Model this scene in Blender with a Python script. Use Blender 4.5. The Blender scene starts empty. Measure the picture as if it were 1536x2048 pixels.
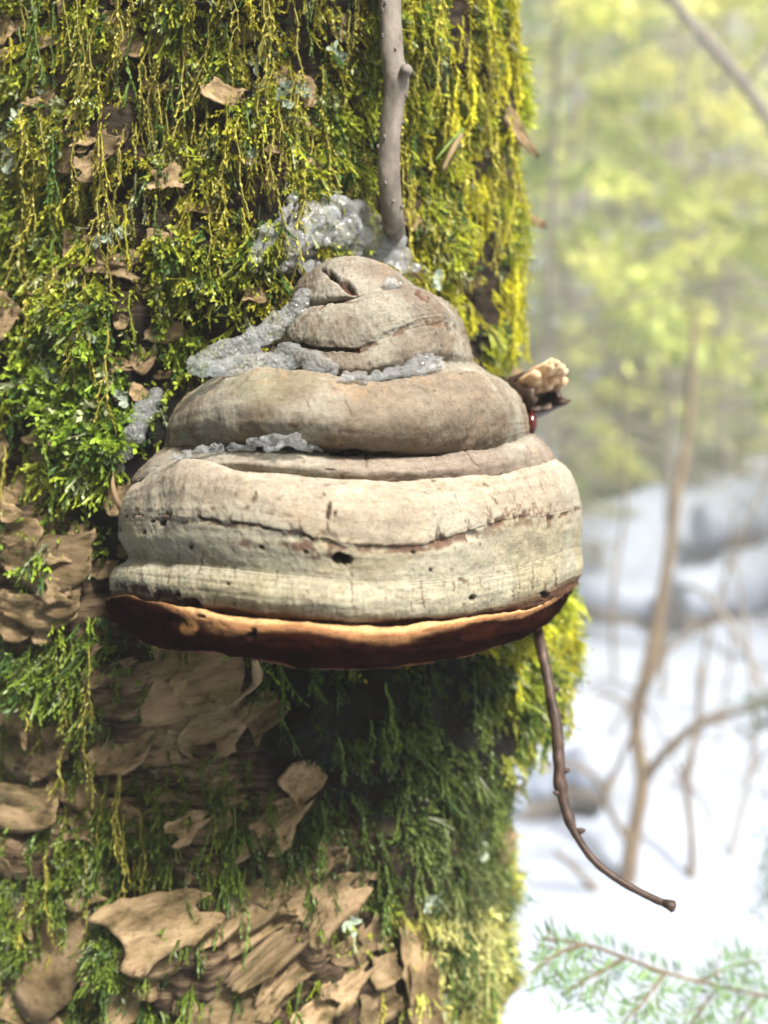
import bpy, bmesh, math, random
import numpy as np
from mathutils import Vector, Matrix

SC = bpy.context.scene
COL = SC.collection
rng = np.random.default_rng(7)
random.seed(7)

# ------------------------------------------------------------------ camera
CAMZ = 1.25
PITCH = math.radians(6.0)
FPX = 35.0 / 36.0 * 2048
cam_d = bpy.data.cameras.new("camera")
cam = bpy.data.objects.new("camera", cam_d)
COL.objects.link(cam)
cam.location = (0, 0, CAMZ)
cam.rotation_euler = (math.pi / 2 - PITCH, 0, 0)
cam_d.sensor_fit = 'VERTICAL'
cam_d.sensor_height = 36.0
cam_d.lens = 35.0
cam_d.clip_start = 0.02
cam_d.clip_end = 500
cam_d.dof.use_dof = True
cam_d.dof.focus_distance = 0.452
cam_d.dof.aperture_fstop = 4.6
SC.camera = cam

# ------------------------------------------------------------------ sky, sun, exposure
SUN_EL, SUN_AZ = math.radians(51), math.radians(146)      # azimuth from +Y towards +X
w = bpy.data.worlds.new("World")
SC.world = w
w.use_nodes = True
wn = w.node_tree
bg = wn.nodes["Background"]
sky = wn.nodes.new("ShaderNodeTexSky")
sky.sky_type = 'NISHITA'
sky.sun_disc = False
sky.sun_elevation = SUN_EL
sky.sun_rotation = SUN_AZ
sky.air_density = 1.0
sky.dust_density = 6.0
sky.ozone_density = 0.6
wn.links.new(sky.outputs[0], bg.inputs[0])
bg.inputs[1].default_value = 0.06
sl = bpy.data.lights.new("sun", 'SUN')
sl.energy = 3.4
sl.angle = math.radians(9)
sl.color = (1.0, 0.965, 0.91)
sun = bpy.data.objects.new("sun", sl)
COL.objects.link(sun)
sd = Vector((math.sin(SUN_AZ) * math.cos(SUN_EL), math.cos(SUN_AZ) * math.cos(SUN_EL), math.sin(SUN_EL)))
sun.rotation_euler = sd.to_track_quat('Z', 'Y').to_euler()
sun.location = sd * 20
SC.view_settings.view_transform = 'Standard'
SC.view_settings.look = 'None'
SC.view_settings.exposure = 1.9
SC.view_settings.gamma = 1.0
SC.view_settings.use_curve_mapping = False
SC.cycles.use_denoising = True
SC.cycles.max_bounces = 10
SC.cycles.transmission_bounces = 10
SC.cycles.transparent_max_bounces = 12
SC.cycles.caustics_reflective = False
SC.cycles.caustics_refractive = False

# ------------------------------------------------------------------ helpers
def unproject(x, y, Y):
    """photo pixel (1536x2048) + world distance Y from the camera -> world point"""
    x = np.asarray(x, float); y = np.asarray(y, float); Y = np.asarray(Y, float)
    a = (x - 768) / FPX; b = (1024 - y) / FPX
    dy = b * math.sin(PITCH) + math.cos(PITCH)
    dz = b * math.cos(PITCH) - math.sin(PITCH)
    s = Y / dy
    return np.stack([a * s, Y + 0 * a, CAMZ + dz * s], -1)

def project(P):
    P = np.asarray(P, float)
    X = P[..., 0]; Y = P[..., 1]; Z = P[..., 2] - CAMZ
    dep = Y * math.cos(PITCH) - Z * math.sin(PITCH)
    up = Y * math.sin(PITCH) + Z * math.cos(PITCH)
    dep = np.where(np.abs(dep) < 1e-4, 1e-4, dep)
    return 768 + FPX * X / dep, 1024 - FPX * up / dep

def vnoise(P, seed=0):
    P = np.asarray(P, float)
    i = np.floor(P).astype(np.int64); f = P - i
    u = f * f * f * (f * (f * 6 - 15) + 10)
    def h(ix, iy, iz):
        n = (ix * 374761393 + iy * 668265263 + iz * 2147483647 + seed * 1274126177) & 0xFFFFFFFF
        n = ((n ^ (n >> 13)) * 1274126177) & 0xFFFFFFFF
        n = ((n ^ (n >> 16)) * 2246822519) & 0xFFFFFFFF
        return ((n ^ (n >> 15)) & 0xFFFFFF) / float(0xFFFFFF)
    r = 0
    for dx in (0, 1):
        wx = u[..., 0] if dx else 1 - u[..., 0]
        for dy in (0, 1):
            wy = u[..., 1] if dy else 1 - u[..., 1]
            for dz in (0, 1):
                wz = u[..., 2] if dz else 1 - u[..., 2]
                r = r + wx * wy * wz * h(i[..., 0] + dx, i[..., 1] + dy, i[..., 2] + dz)
    return r * 2 - 1

def fbm(P, octv=4, seed=0, gain=0.5):
    P = np.asarray(P, float)
    a, s, t = 1.0, 0.0, 0.0
    for k in range(octv):
        s = s + a * vnoise(P * (2.03 ** k) + 17.3 * k, seed + k); t += a; a *= gain
    return s / t

def sstep(a, b, x):
    t = np.clip((np.asarray(x, float) - a) / (b - a), 0, 1)
    return t * t * (3 - 2 * t)

def mesh_np(name, V, F, mat=None, smooth=True, col=None, extra=None):
    """V (n,3), F (m,3|4) int array"""
    me = bpy.data.meshes.new(name)
    V = np.asarray(V, np.float32); F = np.asarray(F, np.int32)
    k = F.shape[1]
    me.vertices.add(len(V)); me.vertices.foreach_set("co", V.ravel())
    me.loops.add(F.size); me.loops.foreach_set("vertex_index", F.ravel())
    me.polygons.add(len(F))
    me.polygons.foreach_set("loop_start", np.arange(0, F.size, k, dtype=np.int32))
    me.polygons.foreach_set("loop_total", np.full(len(F), k, np.int32))
    if smooth:
        me.polygons.foreach_set("use_smooth", np.ones(len(F), bool))
    if col is not None:
        at = me.attributes.new("tint", 'FLOAT_COLOR', 'POINT')
        c = np.ones((len(V), 4), np.float32); c[:, :3] = col
        at.data.foreach_set("color", c.ravel())
    if extra:
        for nm, arr in extra.items():
            at = me.attributes.new(nm, 'FLOAT', 'POINT')
            at.data.foreach_set("value", np.asarray(arr, np.float32))
    me.update(calc_edges=True)
    me.validate()
    if mat: me.materials.append(mat)
    return me

def link(name, data, parent=None):
    o = bpy.data.objects.new(name, data)
    COL.objects.link(o)
    if parent is not None: o.parent = parent
    return o

def tag(o, label=None, cat=None, group=None, kind=None):
    if label: o["label"] = label
    if cat: o["category"] = cat
    if group: o["group"] = group
    if kind: o["kind"] = kind
    return o

def empty(name, loc=(0, 0, 0)):
    o = bpy.data.objects.new(name, None)
    o.empty_display_size = 0.02
    o.location = loc
    COL.objects.link(o)
    return o

def part(name, me, parent):
    """mesh in world coordinates as a child of an unrotated Empty"""
    o = link(name, me, parent)
    o.location = -Vector(parent.location)
    return o

def frame_of(path):
    T = np.gradient(path, axis=0)
    T /= np.linalg.norm(T, axis=1, keepdims=True) + 1e-9
    ref = np.array([0.13, 0.31, 0.94])
    if abs(T.mean(0) @ ref) > .9: ref = np.array([.94, .2, .1])
    A = np.cross(T, ref); A /= np.linalg.norm(A, axis=1, keepdims=True) + 1e-9
    B = np.cross(T, A)
    return T, A, B

def smooth_path(pts, n):
    pts = np.asarray(pts, float)
    k = len(pts)
    d = np.r_[0, np.cumsum(np.linalg.norm(np.diff(pts[:, :3], axis=0), axis=1))]
    t = np.linspace(0, d[-1], n)
    P = np.vstack([2 * pts[0] - pts[1], pts, 2 * pts[-1] - pts[-2]])
    i = np.clip(np.searchsorted(d, t, side='right') - 1, 0, k - 2)
    f = ((t - d[i]) / (d[i + 1] - d[i] + 1e-12))[:, None]
    p0, p1, p2, p3 = P[i], P[i + 1], P[i + 2], P[i + 3]
    return .5 * (2 * p1 + (p2 - p0) * f + (2 * p0 - 5 * p1 + 4 * p2 - p3) * f ** 2 + (3 * p1 - p0 - 3 * p2 + p3) * f ** 3)

def tube(path, rad, sides=8, rough=0.0, seed=0, caps=True):
    path = np.asarray(path, float); n = len(path)
    rad = np.broadcast_to(np.asarray(rad, float), (n,))
    T, A, B = frame_of(path)
    a = np.linspace(0, 2 * math.pi, sides, endpoint=False)
    ca, sa = np.cos(a), np.sin(a)
    V = path[:, None] + rad[:, None, None] * (ca[None, :, None] * A[:, None] + sa[None, :, None] * B[:, None])
    if rough:
        m = rad.max()
        nz = fbm(V / (m * 1.2), 3, seed)
        V = V + ((V - path[:, None]) * nz[..., None] * rough)
    V = V.reshape(-1, 3)
    i, j = np.meshgrid(np.arange(n - 1), np.arange(sides), indexing='ij')
    j2 = (j + 1) % sides
    F = np.stack([i * sides + j, i * sides + j2, (i + 1) * sides + j2, (i + 1) * sides + j], -1).reshape(-1, 4)
    if caps:
        V = np.vstack([V, path[0], path[-1]])
        k = np.arange(sides); k2 = (k + 1) % sides
        c0 = np.stack([k2, k, np.full(sides, n * sides), np.full(sides, n * sides)], -1)
        e = (n - 1) * sides
        c1 = np.stack([e + k, e + k2, np.full(sides, n * sides + 1), np.full(sides, n * sides + 1)], -1)
        tri = np.vstack([c0, c1])[:, :3]
        Q = np.vstack([F[:, [0, 1, 2]], F[:, [0, 2, 3]], tri])
        return V, Q
    return V, np.vstack([F[:, [0, 1, 2]], F[:, [0, 2, 3]]])

def join(parts):
    Vs, Fs, o = [], [], 0
    for V, F in parts:
        Vs.append(V); Fs.append(np.asarray(F) + o); o += len(V)
    return np.vstack(Vs), np.vstack(Fs)

# ------------------------------------------------------------------ materials
def mat_new(name):
    m = bpy.data.materials.new(name)
    m.use_nodes = True
    nt = m.node_tree
    b = nt.nodes["Principled BSDF"]
    return m, nt, b

def n_noise(nt, scale, detail=4, rough=.6, vec=None, dist=0):
    n = nt.nodes.new("ShaderNodeTexNoise")
    n.inputs["Scale"].default_value = scale
    n.inputs["Detail"].default_value = detail
    n.inputs["Roughness"].default_value = rough
    n.inputs["Distortion"].default_value = dist
    if vec is not None: nt.links.new(vec, n.inputs["Vector"])
    return n

def n_ramp(nt, fac, stops):
    r = nt.nodes.new("ShaderNodeValToRGB")
    e = r.color_ramp.elements
    while len(e) < len(stops): e.new(0.5)
    for el, (p, c) in zip(e, stops):
        el.position = p; el.color = (*c, 1)
    nt.links.new(fac, r.inputs[0])
    return r

def n_mix(nt, a, b, fac, mode='MIX'):
    m = nt.nodes.new("ShaderNodeMix")
    m.data_type = 'RGBA'; m.blend_type = mode
    for s, v in ((m.inputs[0], fac), (m.inputs[6], a), (m.inputs[7], b)):
        if hasattr(v, "is_linked"): nt.links.new(v, s)
        elif isinstance(v, (int, float)): s.default_value = v
        else: s.default_value = (*v, 1)
    return m.outputs[2]

def n_bump(nt, h, strength, dist):
    b = nt.nodes.new("ShaderNodeBump")
    b.inputs["Strength"].default_value = strength
    b.inputs["Distance"].default_value = dist
    nt.links.new(h, b.inputs["Height"])
    return b

def n_coord(nt, scale=(1, 1, 1), rot=(0, 0, 0)):
    t = nt.nodes.new("ShaderNodeTexCoord")
    mp = nt.nodes.new("ShaderNodeMapping")
    mp.inputs["Scale"].default_value = scale
    mp.inputs["Rotation"].default_value = rot
    nt.links.new(t.outputs["Object"], mp.inputs["Vector"])
    return mp.outputs[0]

def n_attr(nt, name):
    a = nt.nodes.new("ShaderNodeAttribute"); a.attribute_name = name
    return a

def n_rand(nt, lo, hi):
    o = nt.nodes.new("ShaderNodeObjectInfo")
    m = nt.nodes.new("ShaderNodeMapRange")
    m.inputs[3].default_value = lo; m.inputs[4].default_value = hi
    nt.links.new(o.outputs["Random"], m.inputs[0])
    return m.outputs[0]

def mat_simple(name, stops, scale=60, rough=.8, stretch=(1, 1, 1), bump=.4, bdist=.001, detail=5, spec=.3, transl=0, rand=0):
    m, nt, b = mat_new(name)
    v = n_coord(nt, stretch)
    nz = n_noise(nt, scale, detail, .62, v)
    r = n_ramp(nt, nz.outputs[0], stops)
    c = r.outputs[0]
    if rand:
        rv = n_rand(nt, 1 - rand, 1 + rand)
        c = n_mix(nt, c, rv, 1.0, 'MULTIPLY')
    nt.links.new(c, b.inputs["Base Color"])
    b.inputs["Roughness"].default_value = rough
    b.inputs["Specular IOR Level"].default_value = spec
    if bump:
        bp = n_bump(nt, nz.outputs[0], bump, bdist)
        nt.links.new(bp.outputs[0], b.inputs["Normal"])
    if transl:
        add_transl(nt, b, c, transl)
    return m

def add_transl(nt, b, c, fac):
    t = nt.nodes.new("ShaderNodeBsdfTranslucent")
    nt.links.new(c, t.inputs[0])
    mx = nt.nodes.new("ShaderNodeMixShader")
    mx.inputs[0].default_value = fac
    out = [n for n in nt.nodes if n.type == 'OUTPUT_MATERIAL'][0]
    nt.links.new(b.outputs[0], mx.inputs[1]); nt.links.new(t.outputs[0], mx.inputs[2])
    nt.links.new(mx.outputs[0], out.inputs[0])

def mat_tint(name, rough=.6, spec=.3, transl=0, nscale=0, namp=.3, bump=0, bdist=.0005, rand=0):
    m, nt, b = mat_new(name)
    a = n_attr(nt, "tint")
    c = a.outputs[0]
    if nscale:
        nz = n_noise(nt, nscale, 5, .65, n_coord(nt))
        r = n_ramp(nt, nz.outputs[0], [(.25, (1 - namp,) * 3), (.75, (1 + namp * .6,) * 3)])
        c = n_mix(nt, c, r.outputs[0], 1.0, 'MULTIPLY')
        if bump:
            bp = n_bump(nt, nz.outputs[0], bump, bdist)
            nt.links.new(bp.outputs[0], b.inputs["Normal"])
    if rand:
        c = n_mix(nt, c, n_rand(nt, 1 - rand, 1 + rand), 1.0, 'MULTIPLY')
    nt.links.new(c, b.inputs["Base Color"])
    b.inputs["Roughness"].default_value = rough
    b.inputs["Specular IOR Level"].default_value = spec
    if transl: add_transl(nt, b, c, transl)
    return m

# ------------------------------------------------------------------ ground (snow)
def ground_z(x, y):
    P = np.stack([x * .55, y * .55, 0 * x], -1)
    P2 = np.stack([x * 1.9, y * 1.9, 0 * x + 3], -1)
    r = np.hypot(x, y)
    mound = 0
    for mx, my, mh, mr_ in ((1.55, 6.9, .52, .62), (2.55, 7.3, .78, .75), (3.4, 7.2, .85, .8), (.7, 7.6, .5, .7), (2.1, 5.3, .16, .45), (2.75, 5.6, .30, .5), (.75, 2.75, .10, .22)):
        mound = np.maximum(mound, mh * np.exp(-(((x - mx) ** 2 + (y - my) ** 2) / mr_ ** 2) ** 1.3))
    mound = mound * (1 + .45 * vnoise(np.stack([x * 3.1, y * 3.1, 0 * x], -1), 15) + .2 * vnoise(np.stack([x * 8, y * 8, 0 * x], -1), 16))
    return mound + (.16 * vnoise(P, 5) + .05 * vnoise(P2, 9)) * sstep(.5, 2.5, r) + .02 * np.maximum(r - 9, 0) + .0008 * np.maximum(r - 9, 0) ** 2

M_snow, nt, b = mat_new("snow")
v = n_coord(nt)
nz = n_noise(nt, 9, 6, .6, v); nz2 = n_noise(nt, 160, 3, .6, v)
r = n_ramp(nt, nz.outputs[0], [(.3, (.34, .385, .47)), (.7, (.42, .465, .55))])
nt.links.new(r.outputs[0], b.inputs["Base Color"])
b.inputs["Roughness"].default_value = .65
b.inputs["Specular IOR Level"].default_value = .25
bp = n_bump(nt, nz2.outputs[0], .35, .01); bp2 = n_bump(nt, nz.outputs[0], .4, .05)
nt.links.new(bp2.outputs[0], bp.inputs["Normal"]); nt.links.new(bp.outputs[0], b.inputs["Normal"])

nr, na = 150, 180
rr = np.r_[0.02, np.geomspace(.25, 220, nr - 1)]
aa = np.linspace(0, 2 * math.pi, na, endpoint=False)
RR, AA = np.meshgrid(rr, aa, indexing='ij')
gx, gy = RR * np.sin(AA), RR * np.cos(AA) + .3
GV = np.stack([gx, gy, ground_z(gx, gy)], -1).reshape(-1, 3)
i, j = np.meshgrid(np.arange(nr - 1), np.arange(na), indexing='ij'); j2 = (j + 1) % na
GF = np.stack([i * na + j, (i + 1) * na + j, (i + 1) * na + j2, i * na + j2], -1).reshape(-1, 4)
g = link("snow_ground", mesh_np("snow_ground", GV, GF, M_snow))
tag(g, "bumpy white snow covering the forest floor", "snow", kind="structure")

def gz(x, y): return float(ground_z(np.array(float(x)), np.array(float(y))))

# ------------------------------------------------------------------ birch trunk
TX, TY, TR = -0.106, 0.70, 0.186
ZTOP = 5.2
def trunk_r(th, z):
    """radius at angle th (0 = towards the camera, + = to the right) and height z"""
    P = np.stack([np.sin(th) * 3, np.cos(th) * 3, z * 5], -1)
    r = TR + .006 * fbm(P, 3, 21)
    # swelling under the bracket on the right flank
    d = np.exp(-((th - 1.45) / .55) ** 2) * np.exp(-((z - 1.088) / .062) ** 4)
    r = r + .040 * d
    r = r - .006 * np.exp(-((th - 1.3) / .5) ** 2) * np.exp(-((z - .985) / .03) ** 2)
    # root flare and taper upwards
    r = r + .10 * np.exp(-np.maximum(z, 0) / .22) - .012 * np.maximum(z - 1.6, 0)
    return r

def bark_detail(th, z):
    P = np.stack([np.sin(th) * 14, np.cos(th) * 14, z * 60], -1)
    P2 = np.stack([np.sin(th) * 40, np.cos(th) * 40, z * 200], -1)
    n1 = fbm(P, 4, 31); n2 = fbm(P2, 3, 37)
    P3 = np.stack([np.sin(th) * 5, np.cos(th) * 5, z * 26], -1)
    n3 = fbm(P3, 3, 39)
    return .008 * n1 + .0025 * np.abs(n2) + .009 * np.tanh(n3 * 3)

def tpt(th, z, off=0.0, detail=True):
    r = trunk_r(th, z) + off
    if detail: r = r + bark_detail(th, z)
    return np.stack([TX + r * np.sin(th), TY - r * np.cos(th), z + 0 * r], -1)

def px_trunk(x, y):
    """pixel -> (theta, z) on the trunk by intersecting the view ray with the trunk"""
    x = np.asarray(x, float); y = np.asarray(y, float)
    P1 = unproject(x, y, np.ones_like(x))
    o = np.array([0, 0, CAMZ]); d = P1 - o
    R = np.full_like(x, TR)
    for _ in range(6):
        A = d[..., 0] ** 2 + d[..., 1] ** 2
        B = -(d[..., 0] * TX + d[..., 1] * TY)
        C = TX ** 2 + TY ** 2 - R ** 2
        disc = np.maximum(B * B - A * C, 0)
        s = (-B - np.sqrt(disc)) / A
        Q = o + d * s[..., None]
        th = np.arctan2(Q[..., 0] - TX, TY - Q[..., 1]); z = Q[..., 2]
        R = .5 * R + .5 * trunk_r(th, z)
    return th, z

birch = empty("birch_tree", (TX, TY, 0))
tag(birch, "thick mossy birch trunk with peeling papery bark carrying the bracket fungus", "tree")

M_bark, nt, b = mat_new("birch_bark")
v = n_coord(nt, (1, 1, 5.5)); v2 = n_coord(nt)
n1 = n_noise(nt, 26, 6, .65, v); n2 = n_noise(nt, 11, 4, .6, v2); n3 = n_noise(nt, 160, 4, .7, n_coord(nt, (1, 1, 7)))
r1 = n_ramp(nt, n1.outputs[0], [(.38, (.007, .005, .004)), (.52, (.028, .019, .012)), (.62, (.10, .07, .045)), (.76, (.26, .185, .12))])
r2 = n_ramp(nt, n2.outputs[0], [(.35, (.30, .29, .26)), (.62, (1, 1, 1))])
c = n_mix(nt, r1.outputs[0], r2.outputs[0], 1.0, 'MULTIPLY')
r3 = n_ramp(nt, n3.outputs[0], [(.3, (.55, .55, .55)), (.65, (1.1, 1.1, 1.1))])
c = n_mix(nt, c, r3.outputs[0], 1.0, 'MULTIPLY')
pa = n_attr(nt, "pale")
nst = n_noise(nt, 30, 7, .68, n_coord(nt, (1, 1, 9)), .4); nbl = n_noise(nt, 22, 5, .6, n_coord(nt, (1, 1, 2)))
rp = n_ramp(nt, nst.outputs[0], [(.36, (.018, .012, .008)), (.46, (.13, .085, .050)), (.57, (.36, .255, .155)), (.74, (.54, .41, .27))])
rq = n_ramp(nt, nbl.outputs[0], [(.34, (.12, .10, .075)), (.50, (.85, .84, .80)), (.66, (1.08, 1.08, 1.08))])
cp = n_mix(nt, rp.outputs[0], rq.outputs[0], 1.0, 'MULTIPLY')
c = n_mix(nt, c, cp, pa.outputs["Fac"])
wa = n_attr(nt, "wet_shade")
c = n_mix(nt, c, (.010, .010, .009), wa.outputs["Fac"])  # damp and painted shade both pull the bark towards black
nt.links.new(c, b.inputs["Base Color"])
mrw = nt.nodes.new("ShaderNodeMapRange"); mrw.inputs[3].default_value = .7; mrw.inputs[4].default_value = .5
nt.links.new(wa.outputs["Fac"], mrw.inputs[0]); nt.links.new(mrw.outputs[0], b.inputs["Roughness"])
b.inputs["Specular IOR Level"].default_value = .15
bp = n_bump(nt, n3.outputs[0], .9, .004); nt.links.new(bp.outputs[0], b.inputs["Normal"])

th_f = np.linspace(-1.45, 2.2, 330); th_b = np.linspace(2.2, 2 * math.pi - 1.45, 40)[1:-1]
ths = np.r_[th_f, th_b]
zs = np.r_[np.linspace(-.4, .82, 40)[:-1], np.linspace(.82, 1.56, 330), np.linspace(1.56, ZTOP, 70)[1:]]
TH, ZZ = np.meshgrid(ths, zs)
TV = tpt(TH, ZZ).reshape(-1, 3)
n_t = len(ths)
i, j = np.meshgrid(np.arange(len(zs) - 1), np.arange(n_t), indexing='ij'); j2 = (j + 1) % n_t
TF = np.stack([i * n_t + j, i * n_t + j2, (i + 1) * n_t + j2, (i + 1) * n_t + j], -1).reshape(-1, 4)
TV = np.vstack([TV, [[TX, TY, ZTOP + .05]]])
tx_, ty_ = project(TV)
wet_shade = np.exp(-(((tx_ - 285) / 150) ** 2 + ((ty_ - 980) / 330) ** 2) ** 2) + np.exp(-(((tx_ - 780) / 330) ** 2 + ((ty_ - 1430) / 220) ** 2) ** 2) + .6 * np.exp(-(((tx_ - 420) / 130) ** 2 + ((ty_ - 640) / 90) ** 2) ** 2)  # damp bark, plus recess and under-fungus shade painted into the colour
pale_ = .85 * sstep(980, 1060, ty_) * (1 - sstep(600, 760, tx_)) + .10 * (ty_ < 1000) + .15 * sstep(600, 760, tx_) * (ty_ > 1000)
pale_ = np.clip(pale_, 0, 1)
wet_shade = sstep(.25, .7, wet_shade + .3 * fbm(TV * 40, 3, 77)) * (TV[:, 1] < .8)
trunk = part("trunk", mesh_np("trunk", TV, TF, M_bark, extra={"wet_shade": wet_shade, "pale": pale_}), birch)

# ------------------------------------------------------------------ bracket fungus
# contour rings, top to bottom: (tier, projection in m, outline from its left to its right edge)
RINGS = [
 ('K', .004, [(655, 528), (700, 517), (760, 528)]),
 ('K', .022, [(612, 546), (640, 527), (690, 515), (745, 521), (790, 540), (806, 556)]),
 ('K', .034, [(592, 566), (640, 548), (700, 545), (770, 552), (826, 572)]),
 ('K', .042, [(583, 590), (650, 588), (720, 588), (790, 580), (840, 580)]),
 ('K', .0385, [(580, 610), (650, 608), (700, 602), (760, 588), (845, 581)]),
 ('B', .0385, [(576, 634), (620, 624), (690, 608), (760, 596), (845, 590), (885, 602)]),
 ('B', .0465, [(566, 650), (610, 622), (690, 604), (760, 587), (840, 581), (900, 612)]),
 ('B', .056, [(556, 664), (620, 640), (700, 632), (780, 612), (860, 600), (920, 634)]),
 ('B', .0595, [(549, 678), (620, 672), (710, 676), (780, 648), (850, 626), (900, 628), (932, 655)]),
 ('B', .0585, [(547, 685), (620, 690), (710, 699), (780, 668), (850, 645), (900, 645), (936, 668)]),
 ('B', .0588, [(546, 689), (620, 696), (710, 703), (780, 673), (850, 650), (900, 650), (938, 673)]),
 ('B', .0595, [(543, 696), (620, 705), (710, 712), (780, 683), (850, 660), (900, 660), (940, 684)]),
 ('B', .061, [(536, 715), (620, 728), (710, 738), (790, 722), (870, 700), (945, 712)]),
 ('B', .052, [(528, 735), (620, 750), (720, 764), (800, 758), (870, 728), (950, 728)]),
 ('D', .054, [(460, 768), (560, 762), (700, 776), (800, 772), (880, 742), (930, 732), (985, 752)]),
 ('D', .0665, [(420, 776), (470, 752), (560, 744), (640, 752), (700, 765), (790, 767), (880, 752), (960, 745), (1008, 764)]),
 ('D', .074, [(398, 778), (450, 747), (560, 738), (640, 746), (700, 760), (790, 762), (880, 749), (960, 747), (1022, 776)]),
 ('D', .085, [(360, 808), (450, 774), (600, 770), (740, 788), (880, 776), (980, 776), (1044, 802)]),
 ('D', .0965, [(339, 846), (450, 822), (600, 822), (740, 838), (900, 828), (1000, 818), (1056, 830)]),
 ('D', .0935, [(334, 872), (450, 868), (600, 872), (740, 882), (900, 872), (1000, 858), (1058, 850)]),
 ('D', .080, [(332, 891), (450, 893), (600, 897), (700, 905), (780, 909), (900, 905), (1000, 889), (1060, 866)]),
 ('E', .075, [(330, 895), (450, 897), (600, 901), (700, 909), (780, 913), (900, 909), (1000, 893), (1061, 868)]),
 ('E', .0845, [(300, 922), (430, 907), (600, 906), (780, 916), (900, 911), (1000, 895), (1076, 872)]),
 ('E', .0935, [(277, 944), (430, 925), (600, 932), (780, 940), (900, 934), (1010, 915), (1096, 892)]),
 ('E', .0895, [(266, 962), (430, 944), (560, 953), (680, 963), (760, 967), (900, 959), (1000, 953), (1060, 938), (1109, 914)]),
 ('F', .086, [(275, 966), (400, 944), (560, 958), (680, 968), (760, 972), (900, 964), (1000, 958), (1060, 943), (1111, 918)]),
 ('F', .0955, [(280, 958), (330, 928), (400, 920), (480, 940), (560, 949), (680, 959), (760, 963), (900, 955), (1000, 950), (1060, 935), (1114, 920)]),
 ('F', .105, [(255, 985), (330, 950), (430, 945), (560, 968), (760, 982), (900, 975), (1010, 966), (1080, 950), (1136, 944)]),
 ('F', .1135, [(243, 1010), (400, 997), (560, 1010), (760, 1020), (900, 1015), (1020, 1003), (1100, 990), (1152, 980)]),
 ('F', .1175, [(240, 1032), (380, 1031), (500, 1045), (600, 1063), (700, 1080), (800, 1086), (900, 1068), (960, 1048), (1040, 1030), (1100, 1025), (1159, 1012)]),
 ('F', .1168, [(239, 1042), (380, 1041), (500, 1055), (600, 1073), (700, 1090), (800, 1096), (900, 1078), (960, 1058), (1040, 1040), (1100, 1035), (1160, 1021)]),
 ('F', .1168, [(238, 1075), (400, 1085), (600, 1105), (760, 1118), (900, 1108), (1040, 1085), (1161, 1052)]),
 ('F', .1163, [(257, 1110), (400, 1125), (600, 1145), (760, 1156), (900, 1148), (1040, 1126), (1159, 1088)]),
 ('F', .1167, [(250, 1124), (400, 1137), (600, 1156), (760, 1167), (900, 1159), (1040, 1137), (1161, 1098)]),
 ('G', .1178, [(230, 1137), (400, 1150), (600, 1168), (760, 1178), (900, 1170), (1040, 1147), (1163, 1108)]),
 ('G', .1192, [(220, 1158), (400, 1178), (600, 1200), (760, 1210), (900, 1200), (1040, 1176), (1165, 1130)]),
 ('G', .1160, [(222, 1180), (400, 1204), (500, 1219), (600, 1228), (760, 1237), (900, 1227), (1040, 1203), (1163, 1150)]),
 ('G', .1105, [(225, 1190), (300, 1202), (400, 1215), (500, 1231), (600, 1242), (700, 1246), (800, 1245), (900, 1235), (1000, 1221), (1080, 1206), (1157, 1163)]),
 ('H', .1070, [(224, 1194), (300, 1206), (400, 1219), (500, 1235), (600, 1246), (700, 1250), (800, 1249), (900, 1239), (1000, 1225), (1080, 1210), (1155, 1167)]),
 ('H', .1160, [(216, 1200), (250, 1192), (300, 1204), (400, 1222), (500, 1240), (600, 1250), (700, 1255), (800, 1252), (900, 1243), (1000, 1229), (1080, 1212), (1150, 1174)]),
 ('H', .1190, [(219, 1217), (300, 1230), (400, 1248), (550, 1268), (700, 1275), (850, 1267), (1000, 1244), (1080, 1225), (1143, 1188)]),
 ('H', .1175, [(230, 1240), (300, 1262), (400, 1280), (550, 1298), (700, 1304), (850, 1297), (1000, 1270), (1080, 1246), (1127, 1214)]),
 ('H', .1110, [(252, 1265), (320, 1288), (420, 1302), (550, 1320), (700, 1328), (850, 1318), (960, 1296), (1050, 1265), (1106, 1238)]),
 ('H', .1040, [(275, 1282), (340, 1297), (440, 1309), (560, 1327), (700, 1336), (850, 1325), (960, 1302), (1040, 1275), (1087, 1252)]),
]
NPHI, SUB = 580, 10
phi = np.radians(np.linspace(-128, 132, NPHI))
sph, cph = np.sin(phi), np.cos(phi)
def pchip(xk, yk, x):
    xk = np.asarray(xk, float); yk = np.asarray(yk, float)
    h = np.diff(xk); dl = np.diff(yk) / h
    m = np.zeros(len(xk)); m[0] = dl[0]; m[-1] = dl[-1]
    for q in range(1, len(xk) - 1):
        m[q] = (dl[q - 1] * h[q] + dl[q] * h[q - 1]) / (h[q] + h[q - 1])
    q = np.clip(np.searchsorted(xk, x) - 1, 0, len(h) - 1)
    t = (x - xk[q]) / h[q]
    return (yk[q] * (1 + 2 * t) * (1 - t) ** 2 + h[q] * m[q] * t * (1 - t) ** 2 + yk[q + 1] * t * t * (3 - 2 * t) + h[q] * m[q + 1] * t * t * (t - 1))
ring3 = []
for tier, p, pl in RINGS:
    pl = np.array(pl, float)
    xc, hw = (pl[0, 0] + pl[-1, 0]) / 2, (pl[-1, 0] - pl[0, 0]) / 2
    x = xc + hw * sph
    y = pchip(pl[:, 0], pl[:, 1], np.clip(x, pl[0, 0], pl[-1, 0]))
    base = .513 + .022 * ((x - 690) / 470) + .010 * ((x - 690) / 470) ** 2
    dep = p + .004
    Y = base - dep * np.where(cph > 0, np.abs(cph) ** .9, -np.abs(cph) * 1.1)
    ring3.append(unproject(x, y, Y))
ring3 = np.array(ring3)
NR0 = len(RINGS)
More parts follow.
